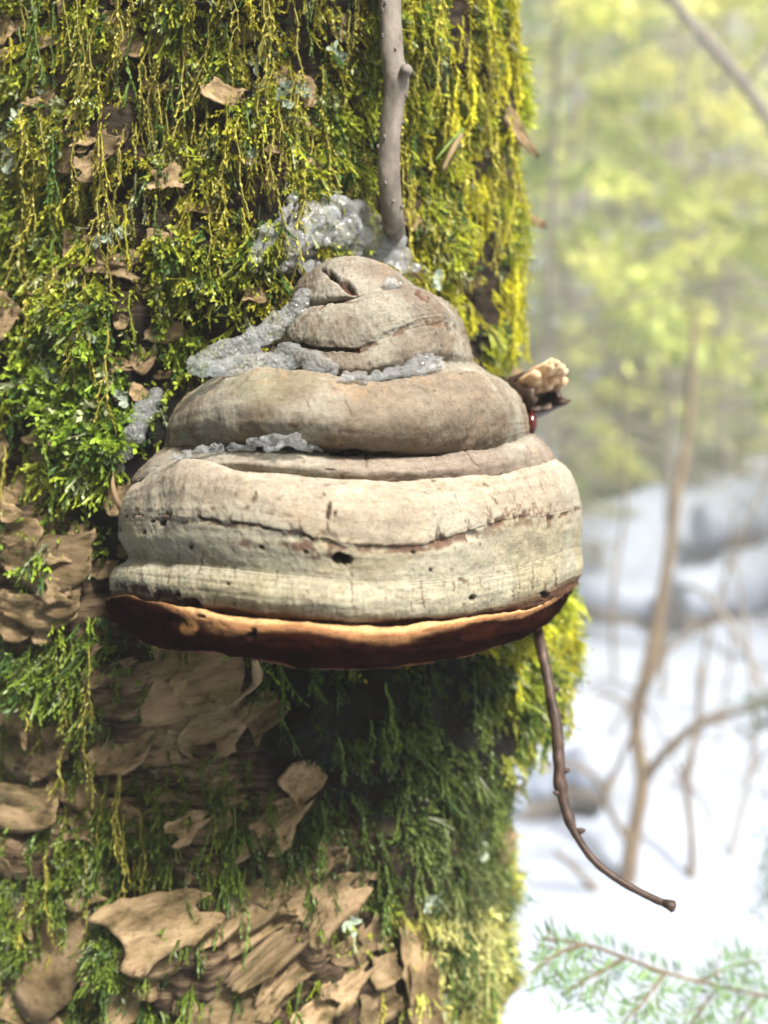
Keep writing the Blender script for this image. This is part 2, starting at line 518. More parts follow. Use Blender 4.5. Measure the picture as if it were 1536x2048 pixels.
# underside: from the lower edge inwards, slightly domed pore surface
cen = np.array([-.055, .56, ring3[-1, :, 2].mean() + .012])
und = []
for q, f in enumerate((.965, .86, .6, .25)):
    P = cen + (ring3[-1] - cen) * f
    P[:, 2] = ring3[-1, :, 2] * f + cen[2] * (1 - f) + (-.001, .003, .004, .004)[q]
    und.append(P)
ring3 = np.concatenate([ring3, np.array(und)])
tiers = [t for t, _, _ in RINGS] + ['U'] * 4
# Catmull-Rom down the profile
NR = len(ring3)
vv = np.linspace(0, NR - 1, (NR - 1) * SUB + 1)
ii = np.clip(vv.astype(int), 0, NR - 2); ff = (vv - ii)[:, None, None]
E = np.concatenate([2 * ring3[:1] - ring3[1:2], ring3, 2 * ring3[-1:] - ring3[-2:-1]])
p0, p1, p2, p3 = E[ii], E[ii + 1], E[ii + 2], E[ii + 3]
FG = .5 * (2 * p1 + (p2 - p0) * ff + (2 * p0 - 5 * p1 + 4 * p2 - p3) * ff ** 2 + (3 * p1 - p0 - 3 * p2 + p3) * ff ** 3)
VV = np.broadcast_to(vv[:, None], FG.shape[:2])
def grid_normal(G):
    du = np.gradient(G, axis=1); dv = np.gradient(G, axis=0)
    n = np.cross(du, dv)
    return n / (np.linalg.norm(n, axis=-1, keepdims=True) + 1e-12)
FN = grid_normal(FG)
if (FN[200, NPHI // 2] @ np.array([0, -1, 0])) < 0: FN = -FN
PX, PY = project(FG)
front = FN[..., 1] < .35
# --- relief and colour
TTn = (PX - 690) / 470
zone = fbm(np.stack([TTn * 3, VV * 4.5, 0 * VV], -1), 3, 91)
up_ = 1 + .35 * (1 - sstep(13, 15, VV))
disp = .0015 * fbm(FG * 48, 3, 3) + .00045 * up_ * fbm(FG * 200, 3, 5) + .0003 * zone + .00026 * up_ * fbm(FG * np.array([700, 700, 700]), 2, 6)
def ridx(k): return k
iF_rim, iF_bel, iF_lo = 29, 30, 33
iG, iGlo, iH, iHtop = 35, 37, 38, 39
nA = fbm(FG * 38, 4, 11); nB = fbm(FG * 120, 4, 12); nC = fbm(FG * np.array([60, 60, 260]), 4, 13); nD = fbm(FG * 420, 3, 14)
col = np.zeros(FG.shape)
def lerp(c, new, m): return c * (1 - m[..., None]) + np.array(new) * m[..., None]
stops_v = [0, 4, 9, 13, 15, 18, 20, 22, 24, 26, 28, 29, 30, 32, 34, 36, 37, 40, 50]
stops_c = [(.31, .255, .21), (.31, .26, .215), (.30, .26, .21), (.29, .24, .19), (.42, .35, .27), (.345, .285, .215), (.26, .20, .14), (.40, .34, .28), (.35, .285, .235),
           (.55, .48, .39), (.44, .38, .295), (.44, .38, .29), (.44, .395, .285), (.415, .38, .265), (.50, .455, .32), (.47, .415, .27), (.18, .115, .065), (.5, .4, .3), (.5, .4, .3)]
ks = np.interp(np.arange(0, 51, .5), [0, 13, 14.5, 20, 21, 24, 25.5, 29, 37, 38, 50], [.72, .72, .66, .56, .68, .74, .84, .75, .75, 1, 1])
vw = VV + .35 * nA * (VV < 36)
for k in range(3):
    col[..., k] = np.interp(vw, stops_v, [c[k] for c in stops_c]) * np.interp(VV, np.arange(0, 51, .5), ks)
col *= (1 + .18 * nB + .12 * nD + .10 * nC + .16 * zone)[..., None]
col = lerp(col, (.34, .25, .17), .55 * sstep(.18, .5, nA) * sstep(.0, .4, nB) * (VV < 34))
col = lerp(col, (.46, .47, .40), .35 * sstep(.0, .4, fbm(FG * 30, 3, 15)) * (VV < 36))
# darker, mottled upper part
col = lerp(col, (.20, .15, .11), .6 * sstep(.25, .45, nB) * (VV < 14))
# weathering: brown blotches low on the wide tier, algae on the left, pinkish and grey clouding
nE = fbm(FG * 85, 4, 16); nG = fbm(FG * 22, 3, 18); nH = fbm(FG * np.array([150, 150, 420]), 4, 19)
col = lerp(col, (.17, .12, .075), .75 * sstep(.02, .32, nE) * sstep(17.6, 19.3, VV) * (VV < 21))
col = lerp(col, (.20, .19, .10), .45 * sstep(.0, .35, nG + .25 * nE) * (1 - sstep(480, 760, PX)) * (VV < 36))
col = lerp(col, (.36, .27, .23), .40 * sstep(.05, .35, nG) * sstep(.0, .3, nE) * (VV > 20) * (VV < 30))
col = lerp(col, (.24, .225, .19), .45 * sstep(.05, .35, fbm(FG * 40, 4, 20)) * sstep(-.1, .3, nH) * (VV > 14) * (VV < 36))
col = col * (1 + .22 * nH * (VV < 37))[..., None]
disp += .00035 * nE * (VV < 37) + .00025 * fbm(np.stack([TTn * 130, VV * 1.3, 0 * VV], -1), 2, 92) * sstep(32.5, 33.5, VV) * (VV < 37.2)
col = col * (1 + .18 * fbm(np.stack([TTn * 110, VV * 1.1, 0 * VV], -1), 2, 93) * sstep(33, 34.5, VV) * (VV < 37.2))[..., None]
# brown staining at the foot of the lower lip
m = sstep(35.2, 36.7, VV + .35 * nC + .2 * nB) * (VV < 38.1)
col = lerp(col, (.10, .045, .022), m)
# orange growth band and dark lacquered margin
tt = (PX - 690) / 470
oedge = 39.75 + .32 * nA + .30 * nC - .9 * sstep(.55, .95, np.abs(tt)) + .35 * np.sin(tt * 9)
orange = np.array([.56, .33, .15]) * (1 + .18 * nB + .1 * nD)[..., None]
mo = sstep(38.0, 38.6, VV) * (VV < 43.5)
col = col * (1 - mo[..., None]) + orange * mo[..., None]
md = sstep(oedge - .4, oedge + .5, VV)
dark = np.array([.015, .0042, .0026]) * (1 + .8 * nC + .5 * nB)[..., None]
dark = np.clip(dark, .002, .3)
dark = lerp(dark, (.022, .008, .005), .6 * sstep(.1, .5, nA) * sstep(41.5, 42.5, VV))
col = col * (1 - md[..., None]) + dark * md[..., None]
# reddish halo between
mh = np.clip(1 - np.abs(VV - oedge + .1) / .45, 0, 1) * (VV > 38.3)
col = lerp(col, (.16, .05, .018), .7 * mh)
# pale lower edge then pore surface
col = lerp(col, (.15, .065, .03), .8 * sstep(42.7, 43.0, VV))
col = lerp(col, (.36, .27, .17), sstep(43.3, 44.2, VV))
glossy = md * (VV < 43.2)

JX = PX + 5 * fbm(FG * 190, 3, 41); JY = PY + 5 * fbm(FG * 190, 3, 42); NBRK = fbm(FG * 160, 3, 45)
def crack(pts, wpx, color, depth, strength=1.0, brk=None, vmin=0, vmax=99):
    q = np.array(pts, float); pad = wpx + 1
    idx = np.nonzero(front & (JX > q[:, 0].min() - pad) & (JX < q[:, 0].max() + pad) & (JY > q[:, 1].min() - pad) & (JY < q[:, 1].max() + pad))
    if not len(idx[0]): return
    jx, jy = JX[idx], JY[idx]
    best = np.full(jx.shape, 1e9)
    for (x0, y0), (x1, y1) in zip(pts[:-1], pts[1:]):
        dx, dy = x1 - x0, y1 - y0
        t = np.clip(((jx - x0) * dx + (jy - y0) * dy) / (dx * dx + dy * dy + 1e-9), 0, 1)
        best = np.minimum(best, np.hypot(jx - x0 - t * dx, jy - y0 - t * dy))
    m = (1 - sstep(wpx * .35, wpx, best)) * strength
    if brk is not None: m = m * sstep(brk - .15, brk + .15, NBRK[idx])
    col[idx] = lerp(col[idx], color, m); disp[idx] -= depth * m
DK = (.035, .018, .012); BR = (.12, .06, .035)
crack([(240, 1062), (246, 1034), (290, 1031), (330, 1028), (400, 1037), (480, 1047), (560, 1060), (600, 1068), (640, 1084)], 4.6, (.05, .026, .017), .0007, .9, -.08)
crack([(290, 1033), (420, 1042), (520, 1058)], 10, BR, .0006, .7, .0)
crack([(478, 1085), (560, 1094), (610, 1092), (640, 1088), (720, 1097), (800, 1100), (870, 1092), (905, 1078), (960, 1072)], 13, (.15, .085, .06), .0005, .9, -.05)
crack([(980, 1048), (1010, 1036), (1040, 1030), (1062, 1026), (1100, 1036)], 11, (.06, .032, .022), .0008, .85, .0)
crack([(1100, 1038), (1130, 1030), (1156, 1018)], 6, BR, .0008, .9, -.1)
crack([(975, 1066), (1000, 1050), (1040, 1042), (1100, 1048)], 14, BR, .0006, .6, .05)
crack([(548, 690), (600, 690), (650, 700), (715, 702)], 6, (.02, .012, .008), .0012, .95)
crack([(715, 702), (760, 685), (800, 662), (850, 647), (900, 648), (935, 672)], 8, BR, .0006, .7, .0)
crack([(646, 538), (672, 556)], 4, DK, .0012); crack([(662, 549), (684, 566), (706, 583)], 9, DK, .0025); crack([(690, 566), (712, 590)], 5, BR, .001)
crack([(640, 620), (660, 604), (715, 600)], 3, BR, .0006, .8)
crack([(662, 1008), (660, 1020), (654, 1034)], 6, DK, .0012); crack([(672, 1024), (668, 1030)], 4, DK, .001)
crack([(640, 936), (668, 942)], 5, DK, .0008, .8, -.1)
crack([(836, 588), (858, 602)], 9, BR, .0008, .9, -.1)
crack([(660, 906), (720, 908), (782, 909)], 4, (.008, .006, .006), .002)
for (x, y, rr_) in [(592, 1072, 15), (655, 1078, 21), (882, 1080, 12), (942, 1073, 13)]:
    d = np.where(front, np.hypot(PX - x, (PY - y) * 1.15) + 2.5 * nB * 2, 1e9)
    disp -= .0016 * (1 - sstep(rr_ * .55, rr_, d))
    ringm = np.clip(1 - np.abs(d - rr_) / 3.5, 0, 1) * (PY < y + 4)
    col = lerp(col, BR, .8 * ringm)
    for a in rng.uniform(-1.1, 1.1, rng.integers(2, 5)):
        crack([(x + a * rr_ * .8, y - rr_ * .8), (x + a * rr_ * .85 + rng.uniform(-3, 3), y - rr_ - rng.uniform(3, 22))], 2.3, DK, .0005, .7)
for (x, y, rr_, dp) in [(678, 1117, 13, .006), (692, 1120, 11, .006), (945, 1196, 8, .003), (1088, 1190, 9, .003), (502, 1272, 11, .0025), (508, 1262, 7, .002),
                        (318, 1190, 8, .001), (356, 1188, 9, .002), (392, 1208, 9, .002), (322, 1046, 10, .001), (304, 1043, 5, .001), (456, 1168, 4, .001), (466, 1210, 3, .001),
                        (522, 1095, 6, .001), (612, 1105, 6, .001), (384, 1093, 6, .0006), (288, 1065, 5, .0006), (828, 1105, 5, .0006), (860, 1140, 6, .0006)]:
    d = np.where(front, np.hypot(PX - x, (PY - y) * 1.1) + rr_ * .5 * nB, 1e9)
    m = 1 - sstep(rr_ * .75, rr_ * 1.05, d)
    col = lerp(col, (.018, .011, .009), m); disp -= dp * m
col = lerp(col, (.34, .17, .065), np.where(front, 1 - sstep(8, 19, np.hypot((PX - 378) * .85, PY - 1254) + 5 * nB), 0))
crack([(345, 1242), (362, 1238), (372, 1248)], 5, DK, .001); crack([(395, 1232), (410, 1236)], 3, DK, .001)
crack([(235, 1172), (290, 1180), (345, 1190), (392, 1206)], 13, (.045, .018, .010), .001, .95, -.12)
crack([(700, 1192), (760, 1196), (860, 1198)], 4, BR, .0003, .5, .15)
for pts in ([(703, 1132), (705, 1165), (706, 1206)], [(552, 1145), (553, 1172)], [(468, 1134), (470, 1152), (467, 1168)], [(410, 1108), (404, 1130), (392, 1152)],
            [(1064, 1132), (1067, 1162), (1068, 1182)], [(842, 1160), (846, 1190), (845, 1212)], [(360, 1105), (358, 1128)], [(1040, 1160), (1042, 1180)], [(1108, 1140), (1110, 1160)],
            [(905, 1165), (908, 1184)], [(960, 1155), (963, 1172)], [(340, 1150), (336, 1170)], [(520, 1020), (560, 1032), (600, 1030)], [(730, 880 + 30), (735, 932)],
            [(930, 905), (945, 925), (955, 930)], [(612, 800), (620, 815)], [(690, 800), (700, 812), (705, 830)]):
    crack(pts, 2.2, (.09, .05, .03), .0005, .7)
for _ in range(16):
    x = rng.uniform(260, 1140); l = rng.uniform(8, 22)
    c_y = np.interp(x, [240, 400, 600, 760, 900, 1040, 1160], [1165, 1190, 1215, 1222, 1212, 1190, 1140]) + rng.uniform(-14, 6)
    crack([(x, c_y), (x + rng.uniform(-4, 4), c_y + l)], 2.2, BR, .0003, .6)
for _ in range(13):
    x = rng.uniform(270, 640); c_y = np.interp(x, [246, 330, 400, 480, 560, 640], [1032, 1028, 1037, 1046, 1060, 1082])
    crack([(x, c_y), (x + rng.uniform(-3, 3), c_y - rng.uniform(5, 18))], 2.2, DK, .0003, .7)
for _ in range(14):
    x = rng.uniform(975, 1105); c_y = 1030 + abs(x - 1050) * .1
    crack([(x, c_y), (x + rng.uniform(-12, 12), c_y - rng.uniform(8, 26))], 2.6, BR, .0004, .7)
# specks
sp = sstep(.52, .62, fbm(FG * 330, 2, 51)) * sstep(-.1, .25, nA)
col = lerp(col, (.09, .05, .03), .75 * sp * (VV < 37))
# wrinkly weathered patch below the rim on the right, flaky crust on top of the wide tier
wr = sstep(900, 960, PX) * sstep(30, 30.6, VV) * (1 - sstep(32.2, 33, VV))
disp += wr * .0009 * fbm(FG * np.array([330, 330, 120]), 3, 61)
fl = sstep(.0, .3, fbm(FG * 60, 3, 62)) * sstep(15, 15.6, VV) * (1 - sstep(17.2, 17.8, VV))
disp += fl * .0012 * np.abs(fbm(FG * 330, 3, 63)); col = lerp(col, (.36, .25, .15), fl * .55 * sstep(.05, .25, fbm(FG * 300, 3, 63)))
disp += .0012 * fbm(np.stack([PX / 60, VV * 1.2, 0 * PX], -1), 3, 66) * (VV > 36)
disp *= np.where(front, 1, .6)
col = np.where((VV < 37)[..., None], col * np.array([.835, .82, .785]), col)
col = np.clip(col, .003, .8)
FG = FG + FN * disp[..., None]
FPXX, FPYY = project(FG)

M_fung, nt, b = mat_new("fungus_crust")
a = n_attr(nt, "tint"); gl = n_attr(nt, "gloss")
n1 = n_noise(nt, 700, 5, .7, n_coord(nt)); n2 = n_noise(nt, 260, 5, .7, n_coord(nt, (1, 1, 2.4)), .6)
r = n_ramp(nt, n1.outputs[0], [(.3, (.72, .72, .72)), (.68, (1.12, 1.12, 1.12))])
c = n_mix(nt, a.outputs[0], r.outputs[0], 1.0, 'MULTIPLY')
r2 = n_ramp(nt, n2.outputs[0], [(.32, (.72, .67, .60)), (.50, (1.02, 1.02, 1.02))])
c = n_mix(nt, c, r2.outputs[0], 1.0, 'MULTIPLY')
nt.links.new(c, b.inputs["Base Color"])
mr = nt.nodes.new("ShaderNodeMapRange"); mr.inputs[3].default_value = .82; mr.inputs[4].default_value = .5
nt.links.new(gl.outputs["Fac"], mr.inputs[0]); nt.links.new(mr.outputs[0], b.inputs["Roughness"])
ms = nt.nodes.new("ShaderNodeMapRange"); ms.inputs[3].default_value = .12; ms.inputs[4].default_value = .0
nt.links.new(gl.outputs["Fac"], ms.inputs[0]); nt.links.new(ms.outputs[0], b.inputs["Specular IOR Level"])
vc = nt.nodes.new("ShaderNodeTexVoronoi"); vc.feature = 'DISTANCE_TO_EDGE'; vc.inputs["Scale"].default_value = 190
vw_ = nt.nodes.new("ShaderNodeVectorMath"); vw_.operation = 'ADD'
nw = n_noise(nt, 120, 3, .6, n_coord(nt)); sc2 = nt.nodes.new("ShaderNodeVectorMath"); sc2.operation = 'SCALE'; sc2.inputs[3].default_value = .012
nt.links.new(nw.outputs["Color"], sc2.inputs[0]); nt.links.new(n_coord(nt), vw_.inputs[0]); nt.links.new(sc2.outputs[0], vw_.inputs[1]); nt.links.new(vw_.outputs[0], vc.inputs["Vector"])
rv = n_ramp(nt, vc.outputs["Distance"], [(.0, (0, 0, 0)), (.045, (1, 1, 1))])
bpc = n_bump(nt, rv.outputs[0], .22, .0004)
bp = n_bump(nt, n2.outputs[0], .5, .0007); nt.links.new(bpc.outputs[0], bp.inputs["Normal"]); bp2 = n_bump(nt, n1.outputs[0], .35, .0003)
nt.links.new(bp.outputs[0], bp2.inputs["Normal"]); nt.links.new(bp2.outputs[0], b.inputs["Normal"])

fungus = empty("bracket_fungus", (-.03, .53, 1.10))
tag(fungus, "large tiered grey and cream bracket fungus with orange and dark brown margin on mossy birch", "fungus")
def fung_part(name, r0, r1, label=None):
    sl_ = slice(r0 * SUB, r1 * SUB + 1)
    G = FG[sl_]; nr_ = G.shape[0]
    i, j = np.meshgrid(np.arange(nr_ - 1), np.arange(NPHI - 1), indexing='ij')
    F = np.stack([i * NPHI + j, (i + 1) * NPHI + j, (i + 1) * NPHI + j + 1, i * NPHI + j + 1], -1).reshape(-1, 4)
    me = mesh_np(name, G.reshape(-1, 3), F, M_fung, col=col[sl_].reshape(-1, 3), extra={"gloss": glossy[sl_].ravel()})
    o = part(name, me, fungus)
    if label: o["label"] = label
    return o
fung_part("crown_knob", 0, 5, "small rounded grey knob at the top with a dark slit")
fung_part("cap_tier", 5, 14, "narrow upper tier split by a dark crack")
fung_part("cap_tier", 14, 21, "wide grey brown bulging tier")
fung_part("cap_tier", 21, 25, "thin pinkish grey tier between two bulges")
fung_part("cap_tier", 25, 34, "broadest cream tier with a ragged dark crack and a deep hole")
fung_part("cap_tier", 34, 38, "greenish cream lower lip with brown stained foot")
fung_part("rim_margin", 38, 43, "orange growing band above a dark lacquered edge")
fung_part("pore_surface", 43, NR - 1, "flat tan underside")

def fung_Y(x, y, rad=9):
    """distance of the visible fungus surface at a pixel"""
    X_, Y_ = FPXX[::3, ::3], FPYY[::3, ::3]; D_ = FG[::3, ::3, 1]
    d = np.hypot(X_ - x, Y_ - y)
    m = (d < rad) & (FN[::3, ::3, 1] < .3)
    if m.any(): return float(D_[m].min())
    k = np.argmin(d + 1e3 * (FN[::3, ::3, 1] > .3)); return float(D_.ravel()[k])

# ------------------------------------------------------------------ peeling bark flakes
M_flake, nt, b = mat_new("paper_bark")
oi = nt.nodes.new("ShaderNodeObjectInfo")
mw = nt.nodes.new("ShaderNodeMath"); mw.operation = 'MULTIPLY'; mw.inputs[1].default_value = 60
nt.links.new(oi.outputs["Random"], mw.inputs[0])
def n4(scale, detail, rough, vec):
    n = n_noise(nt, scale, detail, rough, vec); n.noise_dimensions = '4D'
    nt.links.new(mw.outputs[0], n.inputs["W"]); return n
v = n_coord(nt, (1, 3.2, 1)); v2 = n_coord(nt)
n1 = n4(2.0, 7, .7, v); n2 = n4(2.6, 6, .65, v2); n3 = n4(9, 5, .7, n_coord(nt, (1, 5, 1))); n5 = n4(16, 4, .6, v2)
r1 = n_ramp(nt, n1.outputs[0], [(.28, (.075, .048, .026)), (.42, (.235, .165, .098)), (.60, (.36, .265, .165)), (.80, (.50, .39, .265))])
r2 = n_ramp(nt, n2.outputs[0], [(.32, (.18, .18, .11)), (.46, (.72, .72, .60)), (.62, (1.08, 1.05, 1.0))])
c = n_mix(nt, r1.outputs[0], r2.outputs[0], 1.0, 'MULTIPLY')
r5 = n_ramp(nt, n5.outputs[0], [(.32, (.45, .42, .38)), (.46, (1, 1, 1))])
c = n_mix(nt, c, r5.outputs[0], .8, 'MULTIPLY')
c = n_mix(nt, c, n_rand(nt, .7, 1.35), 1.0, 'MULTIPLY')
nt.links.new(c, b.inputs["Base Color"])
b.inputs["Roughness"].default_value = .65
b.inputs["Specular IOR Level"].default_value = .12
bp = n_bump(nt, n3.outputs[0], .6, .0008); bp2 = n_bump(nt, n1.outputs[0], .5, .0015)
nt.links.new(bp2.outputs[0], bp.inputs["Normal"]); nt.links.new(bp.outputs[0], b.inputs["Normal"])

def flake_mesh(seed, curl, ragged=.18):
    """unit flake: x along the peel (-.5..5), y up (-.5..5), z out; ragged outline, thin but solid"""
    rg = np.random.default_rng(seed)
    nx, ny = 18, 10
    u = np.linspace(-1, 1, nx); vv_ = np.linspace(-1, 1, ny)
    U, W = np.meshgrid(u, vv_)
    s = seed * 7.7
    su, sw = np.sign(U), np.sign(W)
    jag = rg.uniform(-1, 1, (2, ny)); jl = np.where(U < 0, jag[0][:, None], jag[1][:, None])
    ex = 1 + ragged * (1.3 * vnoise(np.stack([W * 1.3 + s, su * 5, 0 * W], -1), 2) + .5 * jl)
    jag2 = rg.uniform(-1, 1, (2, nx)); jt = np.where(W < 0, jag2[0][None], jag2[1][None])
    ey = 1 + ragged * (1.5 * vnoise(np.stack([U * 1.3 + s, sw * 5, 0 * W + 3], -1), 4) + .35 * jt)
    k = 1 - .10 * (U ** 4) * (W ** 4)
    # one end tapers to a torn tongue
    tp_ = rg.uniform(0, .75); td = rg.choice([-1, 1]); ey = ey * (1 - tp_ * np.clip(td * U, 0, 1) ** 1.5)
    X = .5 * U * ex * k; Yc = .5 * W * ey * k + .10 * rg.normal() * U ** 2
    side = rg.choice([-1, 1])
    d = np.maximum(0, side * U + .2) / 1.2
    d2 = np.maximum(0, -W + .1) / 1.1
    Z = .015 + curl * (.30 * d ** 2 + .34 * d2 ** 2 * rg.uniform(0, 1.3)) + .07 * fbm(np.stack([U * 1.5 + s, W * 1.5, 0 * U], -1), 3, seed) + .03 * np.abs(vnoise(np.stack([U * .8 + s, W * 6, 0 * U], -1), seed))
    X = X - side * curl * .16 * d ** 2.5
    top = np.stack([X, Yc, Z], -1).reshape(-1, 3)
    bot = top - np.array([0, 0, .014])
    i, j = np.meshgrid(np.arange(ny - 1), np.arange(nx - 1), indexing='ij')
    F = np.stack([i * nx + j, i * nx + j + 1, (i + 1) * nx + j + 1, (i + 1) * nx + j], -1).reshape(-1, 4)
    n = nx * ny
    Fb = F[:, ::-1] + n
    rim = [q for q in range(nx)] + [q * nx + nx - 1 for q in range(1, ny)] + [(ny - 1) * nx + q for q in range(nx - 2, -1, -1)] + [q * nx for q in range(ny - 2, 0, -1)]
    rim = np.array(rim); rn = np.roll(rim, -1)
    Fr = np.stack([rim, rim + n, rn + n, rn], -1)
    return mesh_np("bark_flake", np.vstack([top, bot]), np.vstack([F, Fb, Fr]), M_flake)
FL = [flake_mesh(100 + q, c_, rg_) for q, (c_, rg_) in enumerate([(.1, .12), (.25, .16), (.5, .2), (.7, .22), (.15, .25), (.35, .3), (.9, .24), (.05, .1), (.45, .35), (.6, .14)])]

def trunk_frame(th, z):
    n = np.array([math.sin(th), -math.cos(th), 0.0])
    u = np.array([math.cos(th), math.sin(th), 0.0])
    return u, np.array([0, 0, 1.0]), n

def add_flake(x, y, wpx, hpx, rot=0, kind=None, lift=.001, tilt=0, yaw=0):
    th, z = px_trunk(np.array(float(x)), np.array(float(y)))
    th, z = float(th), float(z)
    P = tpt(np.array(th), np.array(z), lift)
    dep = P[1]
    u, vv_, n = trunk_frame(th, z)
    fc = max(.35, math.cos(th - math.atan2(TX, TY) * 0))
    sx, sy = wpx / FPX * dep / fc, hpx / FPX * dep
    k = random.randrange(len(FL)) if kind is None else kind
    R = Matrix(((u[0], vv_[0], n[0]), (u[1], vv_[1], n[1]), (u[2], vv_[2], n[2]))).to_4x4()
    R = R @ Matrix.Rotation(math.radians(rot), 4, 'Z') @ Matrix.Rotation(math.radians(tilt), 4, 'X') @ Matrix.Rotation(math.radians(yaw), 4, 'Y')
    M = Matrix.Translation(Vector(P)) @ R @ Matrix.Diagonal((sx, sy, (sx + sy) * .5, 1))
    o = link("bark_flake", FL[k], trunk)
    o.matrix_local = M            # trunk's own origin is the world origin
    return o
# prominent ones, by eye (x, y, width, height, turn)
for a_ in [(130, 132, 120, 50, 18), (28, 122, 50, 26, -12), (75, 190, 80, 40, -30), (165, 505, 44, 66, 4, 2), (245, 540, 120, 60, -14), (330, 482, 60, 34, -4),
           (330, 655, 100, 80, -6), (345, 370, 80, 60, 0), (405, 425, 90, 22, -3), (455, 200, 90, 50, -20), (260, 90, 60, 60, 10), (20, 70, 60, 60, 0), (600, 170, 60, 50, 0),
           (640, 250, 60, 60, 10), (330, 55, 30, 60, 0), (140, 30, 24, 50, 12), (505, 595, 60, 34, -10), (30, 640, 90, 90, 0), (15, 900, 50, 70, 0, 2), (120, 880, 120, 30, -5),
           (60, 1062, 60, 44, 20, 2), (160, 1075, 26, 40, -30, 3), (60, 975, 90, 60, 5), (120, 1125, 230, 110, 2, 7), (30, 1120, 120, 80, 0, 0), (20, 1175, 60, 40, 10, 1), (110, 1215, 200, 70, 3, 7), (60, 1060, 130, 60, 4, 0), (65, 1200, 80, 44, 4, 2), (150, 1200, 110, 56, 6, 7),
           (65, 1250, 80, 50, -8), (120, 1260, 60, 40, 8), (330, 1345, 230, 140, 22, 0), (300, 1400, 160, 60, 20, 7), (440, 1345, 120, 60, 40, 2), (325, 1462, 230, 100, 14, 0),
           (260, 1500, 100, 44, 32, 2), (420, 1470, 60, 90, -45, 3), (30, 1400, 80, 120, 0), (50, 1490, 170, 90, 4, 7), (45, 1560, 120, 60, 0, 7), (40, 1610, 180, 60, 4, 7),
           (150, 1580, 80, 70, 10), (240, 1640, 70, 60, 0, 1), (165, 1660, 50, 40, 0), (330, 1830, 170, 100, 18, 4), (320, 1900, 140, 60, 24, 7), (440, 1840, 100, 40, 38, 2),
           (480, 1700, 130, 40, 32, 1), (560, 1640, 90, 60, 40, 5), (620, 1730, 150, 60, 26, 3), (560, 1790, 180, 70, 28, 1), (520, 1850, 160, 50, 30, 3), (560, 1890, 160, 40, 34, 2),
           (655, 1810, 110, 80, 20, 4), (590, 1950, 150, 50, 36, 8), (440, 2000, 130, 100, 8, 0), (555, 1930, 36, 150, -28, 6), (500, 2040, 100, 40, 20), (260, 2000, 60, 110, -38, 2),
           (80, 1890, 180, 190, 0, 7), (60, 1960, 140, 70, 4, 1), (80, 2020, 120, 60, -4, 1), (190, 1880, 50, 120, 0), (700, 1900, 60, 44, 20), (690, 1960, 80, 50, 30, 5),
           (820, 1925, 60, 130, 4, 6), (765, 1930, 40, 50, 10, 3), (760, 2000, 60, 60, 20, 3), (830, 1990, 40, 110, 0, 3), (830, 2040, 60, 60, 0, 3), (640, 2020, 90, 50, 30, 5),
           (380, 1640, 70, 40, 30, 5), (130, 1420, 70, 90, 0, 5), (740, 1870, 60, 50, 0, 8), (600, 1560, 70, 50, 35, 9), (520, 1420, 80, 50, 35, 9), (180, 1770, 60, 60, 0, 5)]:
    kf = 1.45 if a_[1] > 1280 else 1
    add_flake(a_[0], a_[1], a_[2] * kf, a_[3] * kf, a_[4], kind=a_[5] if len(a_) > 5 else None, lift=.003, tilt=random.uniform(-16, 2))
for _ in range(170):       # the smaller scraps all over
    x, y = random.uniform(-60, 760), random.uniform(-60, 2100)
    if 300 < x < 1100 and 480 < y < 1320: continue
    if 480 < x and 1330 < y < 1620: continue
    w_ = random.uniform(22, 75)
    add_flake(x, y, w_, w_ * random.uniform(.35, 1.0), random.gauss(22 if (y > 1550 and x > 350) else 0, 18), lift=.0035, tilt=random.uniform(-25, 10), yaw=random.uniform(-14, 14))
for _ in range(60):
    x, y = random.uniform(-20, 330), random.uniform(-40, 780)
    add_flake(x, y, random.uniform(26, 70), random.uniform(14, 36), random.gauss(0, 14), lift=.001, tilt=random.uniform(-25, 10))
for a_ in [(1049, 302, 90, 44, 30, 6), (1044, 425, 90, 40, -25, 3), (1040, 1590, 70, 60, 0, 6), (1046, 1690, 60, 90, 10, 2), (1035, 1775, 80, 70, -20, 2), (1030, 1985, 60, 50, 0, 3),
           (985, 275, 90, 70, -30, 1), (1020, 60, 60, 80, 0, 2), (820, 445, 60, 46, -6, 2), (805, 495, 34, 90, 12, 5), (1045, 640, 40, 60, 10, 3), (1010, 760, 70, 80, 0, 5)]:
    add_flake(a_[0], a_[1], a_[2] * .62, a_[3] * .7, a_[4], kind=a_[5], lift=.008, tilt=random.uniform(-10, 10), yaw=-20)

